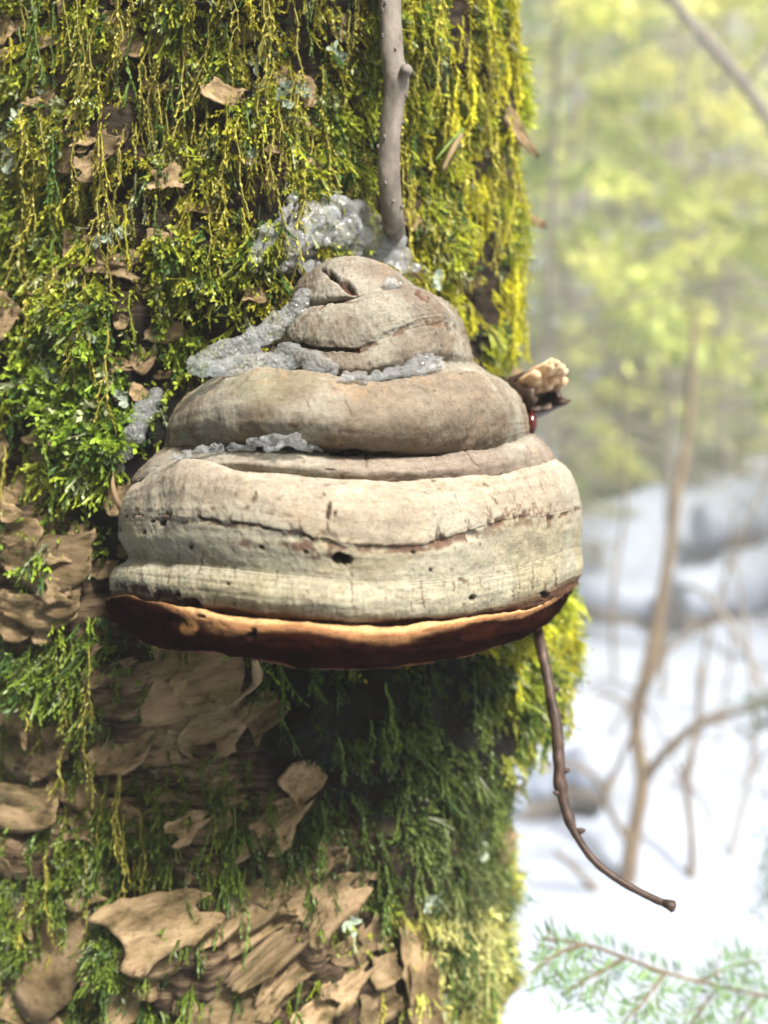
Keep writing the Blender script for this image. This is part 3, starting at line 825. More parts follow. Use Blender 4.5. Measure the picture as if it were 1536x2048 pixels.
# ------------------------------------------------------------------ moss
def moss_density(x, y):
    """how thickly the trunk is overgrown, looked up on the trunk at the pixel it shows at"""
    x = np.asarray(x, float); y = np.asarray(y, float)
    def blob(cx, cy, rx, ry): return np.exp(-(((x - cx) / rx) ** 2 + ((y - cy) / ry) ** 2) ** 1.5)
    d = .92 * (1 - sstep(930, 1010, y)) + .30 * sstep(950, 1010, y)
    for bl, k in (((230, 540, 110, 40), .8), ((330, 650, 90, 50), .75), ((130, 140, 80, 36), .6), ((400, 420, 60, 26), .5), ((350, 360, 60, 40), .4), ((30, 640, 60, 70), .45),
                  ((30, 110, 50, 30), .5), ((620, 220, 60, 60), .3), ((20, 70, 50, 60), .3)):
        d = d * (1 - k * blob(*bl))
    low = y > 980
    l = .11 + .45 * blob(110, 1370, 150, 120) + .75 * blob(230, 1690, 380, 105) + .30 * blob(60, 1900, 60, 130) + .30 * blob(210, 1900, 50, 130) + .08 * blob(850, 1540, 240, 200) + .42 * blob(1040, 1330, 120, 140) + 1.0 * blob(960, 1900, 120, 300) \
        + .12 * blob(100, 1900, 200, 110) + .22 * blob(640, 2010, 140, 90) + .3 * blob(60, 1000, 120, 60) + .4 * blob(230, 2000, 90, 120) + .9 * blob(1150, 1300, 110, 260)
    l = l * (1 - .85 * blob(120, 1150, 130, 90)) * (1 - .9 * blob(320, 1400, 130, 130)) * (1 - .7 * blob(340, 1850, 110, 90)) * (1 - .7 * blob(40, 1560, 90, 90)) * (1 - .7 * blob(540, 1850, 150, 130)) * (1 - .6 * blob(440, 2000, 90, 80)) * (1 - .75 * blob(800, 1950, 70, 100))
    d = np.where(low, np.maximum(l, .05), d) * (1 - .85 * blob(300, 930, 95, 230)) * (1 - .7 * blob(430, 620, 90, 60))
    d = np.where(y < 1000, d, d)
    return np.clip(d, 0, 1)

def moss_color(x, y, n, rgs):
    """natural species mix: yellow feather moss on the flank, deep green tufts left, grey green below; shade under the fungus darkened into the colour"""
    yel = np.array([.70, .66, .035]); olv = np.array([.46, .425, .038]); grn = np.array([.22, .345, .032]); dk = np.array([.06, .12, .025]); pale = np.array([.44, .48, .25])
    w_y = sstep(760, 1000, x) * (1 - .7 * ((y > 1280) & (y < 1600)))
    w_d = ((x > 480) & (x < 1000) & (y > 1300) & (y < 1800)) * 1.0 + .6 * ((x <= 480) & (y > 1250))  # shade under the fungus put into the colour, plus dark green lower left
    w_g = np.clip(np.exp(-(((x - 190) / 220) ** 2 + ((y - 760) / 220) ** 2)) + .7 * (y > 1000) * (x < 700) + .55 * ((x > 560) & (x < 1090) & (y > 1320) & (y < 1780)), 0, 1)
    w_p = np.exp(-(((x - 930) / 110) ** 2 + ((y - 1850) / 300) ** 2))
    c = olv[None] * np.ones((len(x), 1))
    c = c * (1 - w_g[:, None]) + grn * w_g[:, None]
    c = c * (1 - w_y[:, None]) + yel * w_y[:, None]
    c = c * (1 - .9 * w_p[:, None]) + np.array([.78, .76, .34]) * .9 * w_p[:, None]
    r_ = rgs.random(len(x))
    mixg = (sstep(.0, .35, n) * (1 - w_p))[:, None]
    c = c * (1 - .5 * mixg) + (grn * 1.15) * .5 * mixg
    c = np.where((r_ < .16)[:, None], dk * 1.2, c)
    c = np.where((r_ > .93)[:, None], pale, c)
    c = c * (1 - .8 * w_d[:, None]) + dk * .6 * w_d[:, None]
    return c * rgs.uniform(.45, 1.25, (len(x), 1))

def leafquad(base, d, side, L, W):
    tip = base + d * L; mid = base + d * L * .45
    return [base, mid + side * W * .5, tip, mid - side * W * .5]

def proto_shoot(seed, kind):
    """unit-length moss shoot growing along +z (z 0..1); returns V,F(quads)"""
    rg = np.random.default_rng(seed)
    V, F = [], []
    def stem(p, r0):
        T, A, B = frame_of(p); o = len(V); n = len(p)
        for q in range(n):
            r = r0 * (1 - .6 * q / n)
            V.append(p[q] + r * A[q] * 1.3 + .4 * r * B[q]); V.append(p[q] - r * A[q] * 1.3 - .4 * r * B[q])
        for q in range(n - 1): F.append((o + 2 * q, o + 2 * q + 1, o + 2 * q + 3, o + 2 * q + 2))
    def leaf(bs, d, L, W):
        d = d / (np.linalg.norm(d) + 1e-9)
        sd_ = np.cross(d, rg.normal(size=3)); sd_ /= np.linalg.norm(sd_) + 1e-9
        o = len(V); V.extend(leafquad(bs, d, sd_, L, W)); F.append((o, o + 1, o + 2, o + 3))
    if kind == 'leafy':
        b_ = rg.normal(0, .18, 2)
        p = np.array([[b_[0] * t * t, b_[1] * t * t, t] for t in np.linspace(0, 1, 4)])
        stem(p, .035)
        for t in np.linspace(.12, 1, 11):
            bs = np.array([b_[0] * t * t, b_[1] * t * t, t]); an = rg.uniform(0, 6.28)
            d = np.array([math.cos(an), math.sin(an), .55 + .6 * t])
            leaf(bs, d, .30 * (1.15 - .5 * t), .13)
    elif kind == 'curl':
        for q in range(4):
            an = rg.uniform(0, 6.28); d = np.array([math.cos(an) * .6, math.sin(an) * .6, 1])
            p0_ = np.zeros(3)
            L = rg.uniform(.5, 1)
            d /= np.linalg.norm(d); sd_ = np.cross(d, [rg.normal(), rg.normal(), .2]); sd_ /= np.linalg.norm(sd_)
            nn = np.cross(sd_, d); o = len(V); W = .11
            for t in np.linspace(0, 1, 4):
                c_ = d * L * t + nn * .28 * math.sin(t * 2.2)
                ww = W * (.5 + 1.0 * t) * (1 if t < .99 else .6)
                V.append(c_ + sd_ * ww); V.append(c_ - sd_ * ww)
            for t in range(3): F.append((o + 2 * t, o + 2 * t + 1, o + 2 * t + 3, o + 2 * t + 2))
            for t in (.6, .95):
                c_ = d * L * t + nn * .28 * math.sin(t * 2.2)
                for s_ in (-1, 1): leaf(c_, sd_ * s_ + d * .7 + nn * .3, .24, .16)
    else:        # hanging fringe
        for q in range(3):
            of = rg.normal(0, .05, 2); b_ = rg.normal(0, .14, 2); L = rg.uniform(.6, 1)
            p = np.array([[of[0] + b_[0] * t * t, of[1] + b_[1] * t * t, t * L] for t in np.linspace(0, 1, 4)])
            stem(p, .030)
            for t in np.linspace(.15, 1, 6):
                bs = np.array([of[0] + b_[0] * t * t, of[1] + b_[1] * t * t, t * L]); an = rg.uniform(0, 6.28)
                leaf(bs, np.array([math.cos(an) * .5, math.sin(an) * .5, 1.]), .17, .07)
    return np.array(V), np.array(F)

def scatter(protos, pid, P, Zax, twist, size, color, wide=1.0):
    """join transformed copies of prototypes; Zax = growth direction"""
    Vs, Fs, Cs, o = [], [], [], 0
    Zax = Zax / (np.linalg.norm(Zax, axis=1, keepdims=True) + 1e-9)
    ref = np.stack([np.cos(twist), np.sin(twist), 0 * twist + .1], -1)
    Xa = np.cross(Zax, ref); Xa /= np.linalg.norm(Xa, axis=1, keepdims=True) + 1e-9
    Ya = np.cross(Zax, Xa)
    for k, (pv, pf) in enumerate(protos):
        m = np.nonzero(pid == k)[0]
        if not len(m): continue
        s = size[m][:, None, None]
        V = P[m][:, None] + s * wide * (pv[None, :, 0, None] * Xa[m][:, None] + pv[None, :, 1, None] * Ya[m][:, None]) + s * pv[None, :, 2, None] * Zax[m][:, None]
        n = len(pv)
        F = pf[None] + (np.arange(len(m)) * n)[:, None, None] + o
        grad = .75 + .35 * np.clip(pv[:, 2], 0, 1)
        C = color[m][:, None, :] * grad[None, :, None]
        Vs.append(V.reshape(-1, 3)); Fs.append(F.reshape(-1, 4)); Cs.append(C.reshape(-1, 3)); o += len(m) * n
    return np.vstack(Vs), np.vstack(Fs), np.vstack(Cs)

M_moss = mat_tint("moss", rough=.45, spec=.35, transl=.35)
PROT = [proto_shoot(300 + q, 'leafy') for q in range(6)] + [proto_shoot(320 + q, 'curl') for q in range(5)] + [proto_shoot(340 + q, 'fringe') for q in range(5)]
rg = np.random.default_rng(11)
N = 118000
th = rg.uniform(-1.25, 2.0, N); z = rg.uniform(.84, 1.52, N)
S = tpt(th, z)
sx, sy = project(S)
vis = (sx > -80) & (sx < 1330) & (sy > -90) & (sy < 2140)
back = np.cos(th - .14) < -.25
clump = fbm(np.stack([np.sin(th) * 9, np.cos(th) * 9, z * 45], -1), 3, 71)
clump2 = fbm(np.stack([np.sin(th) * 34, np.cos(th) * 34, z * 110], -1), 2, 72)
den = moss_density(sx, sy)
keep = rg.random(N) < np.clip(den * (.62 + 1.5 * clump + 1.2 * clump2) , 0, 1) * np.where(vis, .80, .10) * np.where(back, .3, 1)
# behind the bracket nothing shows
hid = (sx > 420) & (sx < 980) & (sy > 640) & (sy < 1230)
keep &= ~(hid & (rg.random(N) < .85))
th, z, S, sx, sy, clump = th[keep], z[keep], S[keep], sx[keep], sy[keep], clump[keep]
n = len(th); print("moss shoots", n, flush=True)
nor = np.stack([np.sin(th), -np.cos(th), 0 * th], -1)
tan_ = np.stack([np.cos(th), np.sin(th), 0 * th], -1)
flank = sstep(700, 960, sx) * (sy < 1000)
rk = rg.random(n)
midl = np.exp(-(((sx - 180) / 200) ** 2 + ((sy - 740) / 200) ** 2))
leafz = np.clip(.45 * (1 - flank) + .3 * midl, 0, 1)
pid = np.where(rk < leafz * .75, rg.integers(0, 6, n), np.where(rk < leafz + .12, rg.integers(6, 11, n), rg.integers(11, 16, n)))
down = np.where(pid >= 11, 1.0, .35) * rg.uniform(.5, 1.5, n)
dirs = nor * rg.uniform(.35, 1.0, n)[:, None] + np.array([0, 0, -1.0]) * down[:, None] + tan_ * rg.normal(0, .35, n)[:, None]
size = np.where(pid >= 11, rg.uniform(.007, .020, n), np.where(pid >= 6, rg.uniform(.004, .0085, n), rg.uniform(.006, .012, n)))
size = size * (1 + .9 * np.clip(clump, -.4, 1)) * np.where(pid < 11, 1 + .45 * midl, 1) * (1 - .3 * flank)
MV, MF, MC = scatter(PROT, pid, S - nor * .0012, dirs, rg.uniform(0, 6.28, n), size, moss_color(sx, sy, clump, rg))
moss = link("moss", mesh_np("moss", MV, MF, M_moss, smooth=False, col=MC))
tag(moss, "green and yellow moss carpeting the birch bark all round the fungus", "moss", kind="stuff")
print("moss quads", len(MF))

# long hanging strands: prototypes hang from the origin along -z, +y points away from the bark
def proto_strand(seed, L):
    rg = np.random.default_rng(seed)
    n = 14
    t = np.linspace(0, 1, n)
    wob = rg.normal(0, 1, (4, 2))
    X = L * (.05 * wob[0, 0] * np.sin(t * 3.1) + .03 * wob[1, 0] * np.sin(t * 7 + 1) + .015 * wob[2, 0] * np.sin(t * 15))
    Yo = .0018 + L * (.05 * np.sin(t * math.pi) * rg.uniform(.3, 1.4) + .02 * wob[2, 1] * np.sin(t * 8))
    main = np.stack([X, np.maximum(Yo, .0008), -t * L], -1)
    parts = []
    paths = [(main, .00042)]
    for q in range(rg.integers(2, 6)):
        k = rg.integers(2, n - 2); l = L * rg.uniform(.12, .34); m_ = 7; s_ = np.linspace(0, 1, m_)
        sx_ = rg.choice([-1, 1]) * rg.uniform(.15, .45)
        paths.append((main[k] + np.stack([l * sx_ * np.sqrt(s_ + .001), l * rg.uniform(.0, .3) * s_, -l * s_ * .95], -1), .00033))
    Vs, Fs, o = [], [], 0
    for p, r0 in paths:
        V, F = tube(p, r0 * (1.1 - .5 * np.linspace(0, 1, len(p))), 4, caps=False)
        Vs.append(V); Fs.append(F + o); o += len(V)
        length = np.linalg.norm(np.diff(p, axis=0), axis=1).sum()
        m = int(length / .0011)
        tt_ = np.linspace(.03, 1, max(m, 3)) * (len(p) - 1)
        ia = np.minimum(tt_.astype(int), len(p) - 2); fa = (tt_ - ia)[:, None]
        bs = p[ia] * (1 - fa) + p[ia + 1] * fa; T = p[ia + 1] - p[ia]; T /= np.linalg.norm(T, axis=1, keepdims=True)
        rd = rg.normal(size=bs.shape); rd -= (rd * T).sum(1, keepdims=True) * T; rd /= np.linalg.norm(rd, axis=1, keepdims=True)
        sd_ = np.cross(T, rd); l = rg.uniform(.0014, .0034, (len(bs), 1))
        tip = bs + T * l + rd * l * .55
        mid = bs + (tip - bs) * .45
        q = np.stack([bs, mid + sd_ * l * .22, tip, mid - sd_ * l * .22], 1).reshape(-1, 3)
        b4 = np.arange(len(bs)) * 4 + o
        Vs.append(q); Fs.append(np.vstack([np.stack([b4, b4 + 1, b4 + 2], -1), np.stack([b4, b4 + 2, b4 + 3], -1)])); o += len(q)
    return np.vstack(Vs), np.vstack(Fs)

STR = []
for q in range(12):
    L = .018 + .0035 * q
    STR.append((L,) + proto_strand(500 + q, L))
def mat_strand(name, c0, c1):
    m, nt, b = mat_new(name)
    nz = n_noise(nt, 240, 3, .6, n_coord(nt))
    r = n_ramp(nt, nz.outputs[0], [(.3, c0), (.7, c1)])
    c = n_mix(nt, r.outputs[0], n_rand(nt, .6, 1.25), 1.0, 'MULTIPLY')
    nt.links.new(c, b.inputs["Base Color"]); b.inputs["Roughness"].default_value = .5
    add_transl(nt, b, c, .3)
    return m
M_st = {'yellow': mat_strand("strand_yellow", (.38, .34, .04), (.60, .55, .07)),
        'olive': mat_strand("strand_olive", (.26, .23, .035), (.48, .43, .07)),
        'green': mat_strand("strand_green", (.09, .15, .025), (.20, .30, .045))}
smesh = {}
for key, m in M_st.items():
    for q, (L, V, F) in enumerate(STR):
        smesh[key, q] = mesh_np("moss_strand", V, F, m, smooth=False)
MARKS = [(60, 130, "over the torn bark flake high on the trunk"), (200, 80, "between the torn bark flake and the high lichens"), (420, 120, "above the white ice patch"), (620, 120, "beside the upright twig on its shaded side"),
         (690, 330, "close above the white ice patch beside the twig"), (560, 330, "down towards the streaky ice film"), (330, 330, "over bark scraps left of the ice film"), (120, 330, "past the broad pale lichen lobe"),
         (240, 540, "across the big pale flake above the dark hollow"), (60, 560, "left of the big pale flake"), (150, 760, "below the star shaped lichen"), (350, 560, "over the hollow beside the ice heap"),
         (850, 120, "just past the upright twig's knot"), (960, 90, "on the flank above the dark bark curl"), (870, 320, "next to the leaning green blade"), (980, 400, "on the flank below the dark bark curl"), (900, 450, "beside the foot of the upright twig"),
         (60, 1000, "above the banded bark plates left of the fungus"), (100, 1330, "below the banded bark plates"), (260, 1480, "over the large pale flakes under the fungus"), (90, 1720, "above the lowest pale bark"), (300, 1720, "over the mossy belt low on the trunk"),
         (450, 1650, "above the slanting bark flakes"), (640, 1450, "in deep shade just beneath the fungus margin"), (780, 1520, "in the shade below the middle of the fungus"), (930, 1480, "in the shade near the hanging twig"), (1050, 1330, "on the mossy swelling behind the hanging twig"),
         (720, 1680, "below the shade, above the slanting flakes"), (900, 1720, "on the pale mossy flank below the shade"), (100, 1930, "over the lowest pale bark"), (560, 1900, "between the slanting bark flakes"), (960, 1900, "on the lowest pale mossy flank")]
def strand_label(x, y, key, L):
    k = min(range(len(MARKS)), key=lambda q: (MARKS[q][0] - x) ** 2 + (MARKS[q][1] - y) ** 2)
    size_ = "short" if L < .028 else ("long" if L > .043 else "medium long")
    hue = {'yellow': "yellow", 'olive': "olive", 'green': "green"}[key]
    return f"{size_} {hue} moss strand hanging {MARKS[k][2]}", ("hanging moss strands below the fungus" if MARKS[k][1] > 1200 else "hanging moss strands above the fungus")
cnt = 0
tries = 0
while cnt < 290 and tries < 6000:
    tries += 1
    x, y = random.uniform(-20, 1050), random.uniform(-90, 2000)
    if 250 < x < 1180 and 430 < y < 1330: continue
    if x < 250 and 930 < y < 1230 and random.random() < .8: continue
    if x < 330 and 600 < y < 930 and random.random() < .6: continue
    d = float(moss_density(np.array(x), np.array(y)))
    if y > 1300:
        if random.random() > d * .9: continue
    elif random.random() > .25 + d * .6: continue
    th1, z1 = px_trunk(np.array(x), np.array(y)); th1, z1 = float(th1), float(z1)
    if th1 > 1.42: continue
    q = random.randrange(12)
    if y > 1300 and x > 560: q = random.randrange(7)
    if y < 520 and y + STR[q][0] * 3600 > 560 and 380 < x < 900: q = random.randrange(3)
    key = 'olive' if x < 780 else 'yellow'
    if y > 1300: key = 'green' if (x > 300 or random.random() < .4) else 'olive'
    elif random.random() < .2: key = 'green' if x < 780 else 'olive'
    P = tpt(np.array(th1), np.array(z1), .0045)
    u, vv_, nn = trunk_frame(th1, z1)
    s_ = random.uniform(.8, 1.25)
    # local x = tangent, y = away from bark, z = up
    R = Matrix(((u[0] * s_ * random.choice((-1, 1)), nn[0] * s_, 0, P[0]), (u[1] * s_, nn[1] * s_, 0, P[1]), (0, 0, s_, P[2]), (0, 0, 0, 1)))
    R = Matrix(((u[0], nn[0], 0), (u[1], nn[1], 0), (0, 0, 1))).to_4x4()
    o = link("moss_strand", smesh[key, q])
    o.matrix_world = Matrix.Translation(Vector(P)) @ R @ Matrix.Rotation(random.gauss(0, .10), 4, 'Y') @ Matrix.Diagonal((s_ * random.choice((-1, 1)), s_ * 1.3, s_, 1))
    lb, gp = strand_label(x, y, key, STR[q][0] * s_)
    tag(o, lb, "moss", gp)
    cnt += 1
# further, thinner strands nobody could count
rg = np.random.default_rng(23)
N = 5200
th = rg.uniform(-1.1, 1.6, N); z = rg.uniform(.86, 1.56, N)
S = tpt(th, z, .001); sx, sy = project(S)
den = moss_density(sx, sy)
cl = fbm(np.stack([np.sin(th) * 12, np.cos(th) * 12, z * 14], -1), 2, 81)
ok = (rg.random(N) < den * np.clip(.45 + 1.1 * cl, 0, 1) * np.where(sx > 800, 1.0, .5)) & ~((sx > 300) & (sx < 1000) & (sy > 470) & (sy < 1320)) & (sx > -60) & (sy > -160)
th, z, S, sx, sy = th[ok], z[ok], S[ok], sx[ok], sy[ok]
n = len(th); nor = np.stack([np.sin(th), -np.cos(th), 0 * th], -1); tan_ = np.stack([np.cos(th), np.sin(th), 0 * th], -1)
Vs, Fs, Cs, o_ = [], [], [], 0
pid = rg.integers(0, 7, n); sc_ = rg.uniform(.6, 1.15, n); cc = moss_color(sx, sy, 0 * sx, rg)
for k in range(7):
    m = np.nonzero(pid == k)[0]; L, pv, pf = STR[k]
    tiltx = rg.normal(0, .1, len(m))
    V = S[m][:, None] + sc_[m][:, None, None] * ((pv[None, :, 0] + tiltx[:, None] * pv[None, :, 2])[..., None] * tan_[m][:, None] + 1.4 * pv[None, :, 1, None] * nor[m][:, None] + pv[None, :, 2, None] * np.array([0, 0, 1.]))
    F = pf[None] + (np.arange(len(m)) * len(pv))[:, None, None] + o_
    Vs.append(V.reshape(-1, 3)); Fs.append(F.reshape(-1, 3)); Cs.append(np.repeat(cc[m], len(pv), 0)); o_ += len(m) * len(pv)
fr = link("moss_fringe", mesh_np("moss_fringe", np.vstack(Vs), np.vstack(Fs), M_moss, smooth=False, col=np.vstack(Cs)))
tag(fr, "dense fringe of fine yellow green moss threads hanging down the trunk", "moss", kind="stuff")
print("fringe strands", n, "tris", sum(len(f) for f in Fs))

# ------------------------------------------------------------------ lichen rosettes
M_lich = mat_simple("lichen", [(.3, (.27, .33, .24)), (.7, (.50, .58, .45))], scale=300, rough=.75, bump=.5, bdist=.0004, transl=.15, rand=.15)
def lichen_mesh(seed):
    rg = np.random.default_rng(seed)
    parts = []
    for q in range(rg.integers(5, 9)):
        a = rg.uniform(0, 6.28); L = rg.uniform(.5, 1); n = 6
        for br in range(2):
            a2 = a + br * rg.uniform(.4, .8)
            t = np.linspace(0, 1, n)
            cx = np.cos(a2 + .5 * t * rg.normal()) * L * t; cy = np.sin(a2 + .5 * t * rg.normal()) * L * t
            cz = .05 + .30 * t ** 2 + .06 * np.sin(t * 6 + a)
            wd = (.09 + .16 * t) * (1 + .25 * np.sin(t * 9 + q)); wd[-1] *= .6
            px_, py_ = -np.sin(a2), np.cos(a2)
            top = np.concatenate([np.stack([cx + px_ * wd, cy + py_ * wd, cz + .05], -1), np.stack([cx, cy, cz], -1), np.stack([cx - px_ * wd, cy - py_ * wd, cz + .05], -1)])
            V = np.vstack([top, top - [0, 0, .03]])
            F = []
            for lay, off in ((0, 0), (1, 3 * n)):
                for r_ in range(2):
                    for k in range(n - 1):
                        f = [off + r_ * n + k, off + r_ * n + k + 1, off + (r_ + 1) * n + k + 1, off + (r_ + 1) * n + k]
                        F.append(f if lay else f[::-1])
            parts.append((V, np.array(F)))
    V, F = join(parts)
    return mesh_np("lichen", V, F, M_lich)
LM = [lichen_mesh(700 + q) for q in range(6)]
for k, (x, y, s_, lab) in enumerate([(200, 650, 42, "palest star shaped lichen among green moss, above the dark hollow left of the fungus"),
        (95, 175, 26, "pale lichen rosette below the torn bark flake"), (40, 320, 34, "broad pale green lichen lobe hanging amid moss strands"), (255, 460, 20, None), (590, 180, 30, None), (385, 20, 24, "pale lichen rosette above all the moss strands, beside bark scraps"),
        (670, 110, 22, None), (560, 210, 24, None), (835, 90, 26, "pale lichen tuft close beside the upright grey twig"), (905, 310, 34, "curly grey green lichen on the mossy flank below the upright twig's knot"), (790, 440, 30, "grey green lichen clasping the foot of the upright twig"),
        (845, 560, 26, None), (230, 480, 24, None), (15, 460, 30, None), (120, 750, 26, None), (430, 150, 22, None), (505, 330, 22, None), (260, 790, 26, None), (520, 120, 24, None), (70, 240, 22, None),
        (690, 1830, 26, None), (850, 1790, 30, "pale lichen tuft on the lower trunk at the edge of the shade"), (985, 1845, 40, "whitish green lichen sheet on the lowest mossy flank"), (910, 1950, 34, None), (940, 1690, 36, None), (880, 2020, 34, None), (960, 1990, 30, None), (1030, 1440, 26, None)]):
    th1, z1 = px_trunk(np.array(float(x)), np.array(float(y))); th1, z1 = float(th1), float(z1)
    P = tpt(np.array(th1), np.array(z1), .005); u, vv_, nn = trunk_frame(th1, z1)
    s_ = s_ / FPX * P[1]
    R = Matrix(((u[0], 0, nn[0]), (u[1], 0, nn[1]), (0, 1, nn[2]))).to_4x4()
    o = link("lichen", LM[k % 6])
    o.matrix_world = Matrix.Translation(Vector(P)) @ R @ Matrix.Rotation(k * 1.7, 4, 'Z') @ Matrix.Diagonal((s_, s_, s_, 1))
    if lab: tag(o, lab, "lichen", "lichens on the trunk")
    elif y < 1000: tag(o, "small pale grey green lichen rosette among the moss above the fungus", "lichen", "lichens on the trunk")
    else: tag(o, "small pale grey green lichen rosette on the trunk below the fungus", "lichen", "lichens on the trunk")

# ------------------------------------------------------------------ twigs
M_twig = mat_simple("twig_bark", [(.3, (.10, .085, .07)), (.55, (.22, .19, .155)), (.75, (.33, .29, .25))], scale=110, rough=.7, stretch=(1, 1, .5), bump=.6, bdist=.0015)
M_twigd = mat_simple("dark_twig_bark", [(.3, (.022, .014, .011)), (.6, (.07, .042, .03)), (.8, (.20, .11, .065))], scale=160, rough=.5, bump=.5, bdist=.0008)

tw = empty("upright_twig", unproject(785, 432, .528))
tag(tw, "straight grey brown twig growing upwards along the trunk above the fungus", "twig")
pts = [unproject(x, y, Y) for x, y, Y in ((790, 485, .560), (786, 440, .530), (783, 410, .522), (778, 340, .517), (782, 240, .514), (793, 165, .512), (784, 110, .512), (781, 40, .513), (779, -60, .515), (775, -300, .52), (770, -700, .53), (760, -1200, .55))]
path = smooth_path(pts, 110)
pr = np.linspace(0, 1, 110)
rad = np.interp(pr, [0, .02, .2, 1], [.0058, .0060, .0055, .0042])
kx = project(path)[1]
rad = rad + .0012 * np.exp(-((kx - 160) / 26) ** 2)
part("stem", mesh_np("stem", *tube(path, rad, 20, .12, 5), M_twig), tw)
kp = smooth_path([unproject(796, 168, .511), unproject(806, 152, .507), unproject(817, 132, .503)], 10)
part("side_bud", mesh_np("side_bud", *tube(kp, [.0040, .0042, .0038, .0034, .0030, .0028, .0030, .0034, .0032, .0018], 12, .15, 8), M_twig), tw)
for k in range(34):       # lenticels on the stem
    q = random.randrange(4, 52); T, A, B = frame_of(path)
    an = random.uniform(0, 6.28); dr = math.cos(an) * A[q] + math.sin(an) * B[q]
    c0 = path[q] + dr * rad[q] * 1.0
    pp = np.array([c0 - T[q] * .0011, c0 - T[q] * .0003 + dr * .0005, c0 + T[q] * .0003 + dr * .0005, c0 + T[q] * .0011])
    part("bud_scar", mesh_np("bud_scar", *tube(pp, [.0002, .0007, .0007, .0002], 6), M_twig), tw)

hp = [(1068, 1225, .585), (1078, 1275, .560), (1090, 1330, .548), (1103, 1400, .537), (1114, 1460, .530), (1118, 1530, .522), (1122, 1575, .518), (1140, 1645, .510), (1180, 1712, .502), (1230, 1755, .496), (1290, 1790, .490), (1338, 1810, .485)]
ht = empty("hanging_twig", unproject(1068, 1225, .585))
tag(ht, "thin dark curved twig drooping from beneath the fungus towards the snow", "twig")
path = smooth_path([unproject(*q) for q in hp], 80); pr = np.linspace(0, 1, 80)
kx, ky = project(path)
rad = np.interp(pr, [0, .35, .5, .75, 1], [.0034, .0030, .0034, .0021, .0018])
rad = rad + .0010 * np.exp(-((ky - 1572) / 14) ** 2) + .0007 * np.exp(-((ky - 1640) / 10) ** 2) + .0005 * np.exp(-((ky - 1430) / 16) ** 2)
part("stem", mesh_np("stem", *tube(path, rad, 14, .22, 15), M_twigd), ht)
T, A, B = frame_of(path)
e = path[-1]; part("broken_tip", mesh_np("broken_tip", *tube(np.array([e - T[-1] * .004, e - T[-1] * .001, e + T[-1] * .0022, e + T[-1] * .0034]), [.0017, .0026, .0031, .0018], 10, .3, 3), M_twigd), ht)
for q, sd_ in ((42, 1), (47, -1), (55, 1), (24, 1)):
    c0 = path[q]; dr = np.array([sd_ * .8, -.2, .3]); dr /= np.linalg.norm(dr)
    part("bud", mesh_np("bud", *tube(np.array([c0, c0 + dr * .0030, c0 + dr * .0048, c0 + dr * .0060]), [.0016, .0017, .0012, .0004], 8), M_twigd), ht)

# broken branch stub beside the wide tier
M_wood = mat_simple("splintered_wood", [(.3, (.46, .28, .14)), (.6, (.72, .52, .32)), (.8, (.80, .66, .46))], scale=140, rough=.7, stretch=(1, 1, 1), bump=.6, bdist=.001)
stub = empty("broken_branch_stub", unproject(1010, 790, .60))
tag(stub, "snapped branch stub with pale splintered wood jutting out beside the wide fungus tier", "branch stub")
a0, a1 = unproject(1010, 815, .60), unproject(1098, 772, .548)
ax = (a1 - a0); La = np.linalg.norm(ax); ax /= La
s1 = np.cross(ax, [0, 0, 1]); s1 /= np.linalg.norm(s1); s2 = np.cross(s1, ax)
nsd = 26
t = np.linspace(0, .86, 12); an = np.linspace(0, 2 * math.pi, nsd, endpoint=False)
endl = 1 + .22 * vnoise(np.stack([np.cos(an) * 2.2, np.sin(an) * 2.2, 0 * an], -1), 4) + .12 * np.where(np.arange(nsd) % 2, 1, -1) * rng.random(nsd) - .22 * np.sin(an)
Rr = .0135 * (1 + .18 * vnoise(np.stack([np.cos(an) * 2, np.sin(an) * 2, 0 * an + 7], -1), 4))
V = (a0 + (t[:, None] * La * endl[None])[..., None] * ax + Rr[None, :, None] * (1.15 - .1 * t[:, None, None]) * (np.cos(an)[None, :, None] * s1 + np.sin(an)[None, :, None] * s2))
Vi = (a0 + (t[:, None] * La * (endl[None] - .02))[..., None] * ax + (Rr[None, :, None] - .0028) * (np.cos(an)[None, :, None] * s1 + np.sin(an)[None, :, None] * s2))
V = np.concatenate([V, Vi[::-1]]); V = V + .0008 * fbm(V * 300, 2, 9)[..., None]
nn_ = len(V); i, j = np.meshgrid(np.arange(nn_ - 1), np.arange(nsd), indexing='ij'); j2 = (j + 1) % nsd
part("bark_shell", mesh_np("bark_shell", V.reshape(-1, 3), np.stack([i * nsd + j, i * nsd + j2, (i + 1) * nsd + j2, (i + 1) * nsd + j], -1).reshape(-1, 4), M_twigd, smooth=False), stub)
for k in range(22):
    r_ = .0095 * math.sqrt(random.random()); an_ = random.uniform(.1, 3.04)
    off = r_ * (math.cos(an_) * s1 + math.sin(an_) * s2)
    up = max(0, math.sin(an_)) * (r_ / .0118)
    L = La * (random.uniform(.90, 1.02) + .36 * up)
    c0 = a0 + ax * La * .5 + off; c1 = a0 + ax * L + off * 1.05 + rng.normal(0, .0004, 3)
    wd = random.uniform(.0030, .0046)
    pp = np.array([c0, c0 + (c1 - c0) * .6, c0 + (c1 - c0) * .9, c1])
    part("wood_splinter", mesh_np("wood_splinter", *tube(pp, [wd, wd, wd * .85, wd * .45], 5, .45, k), M_wood, smooth=False), stub)

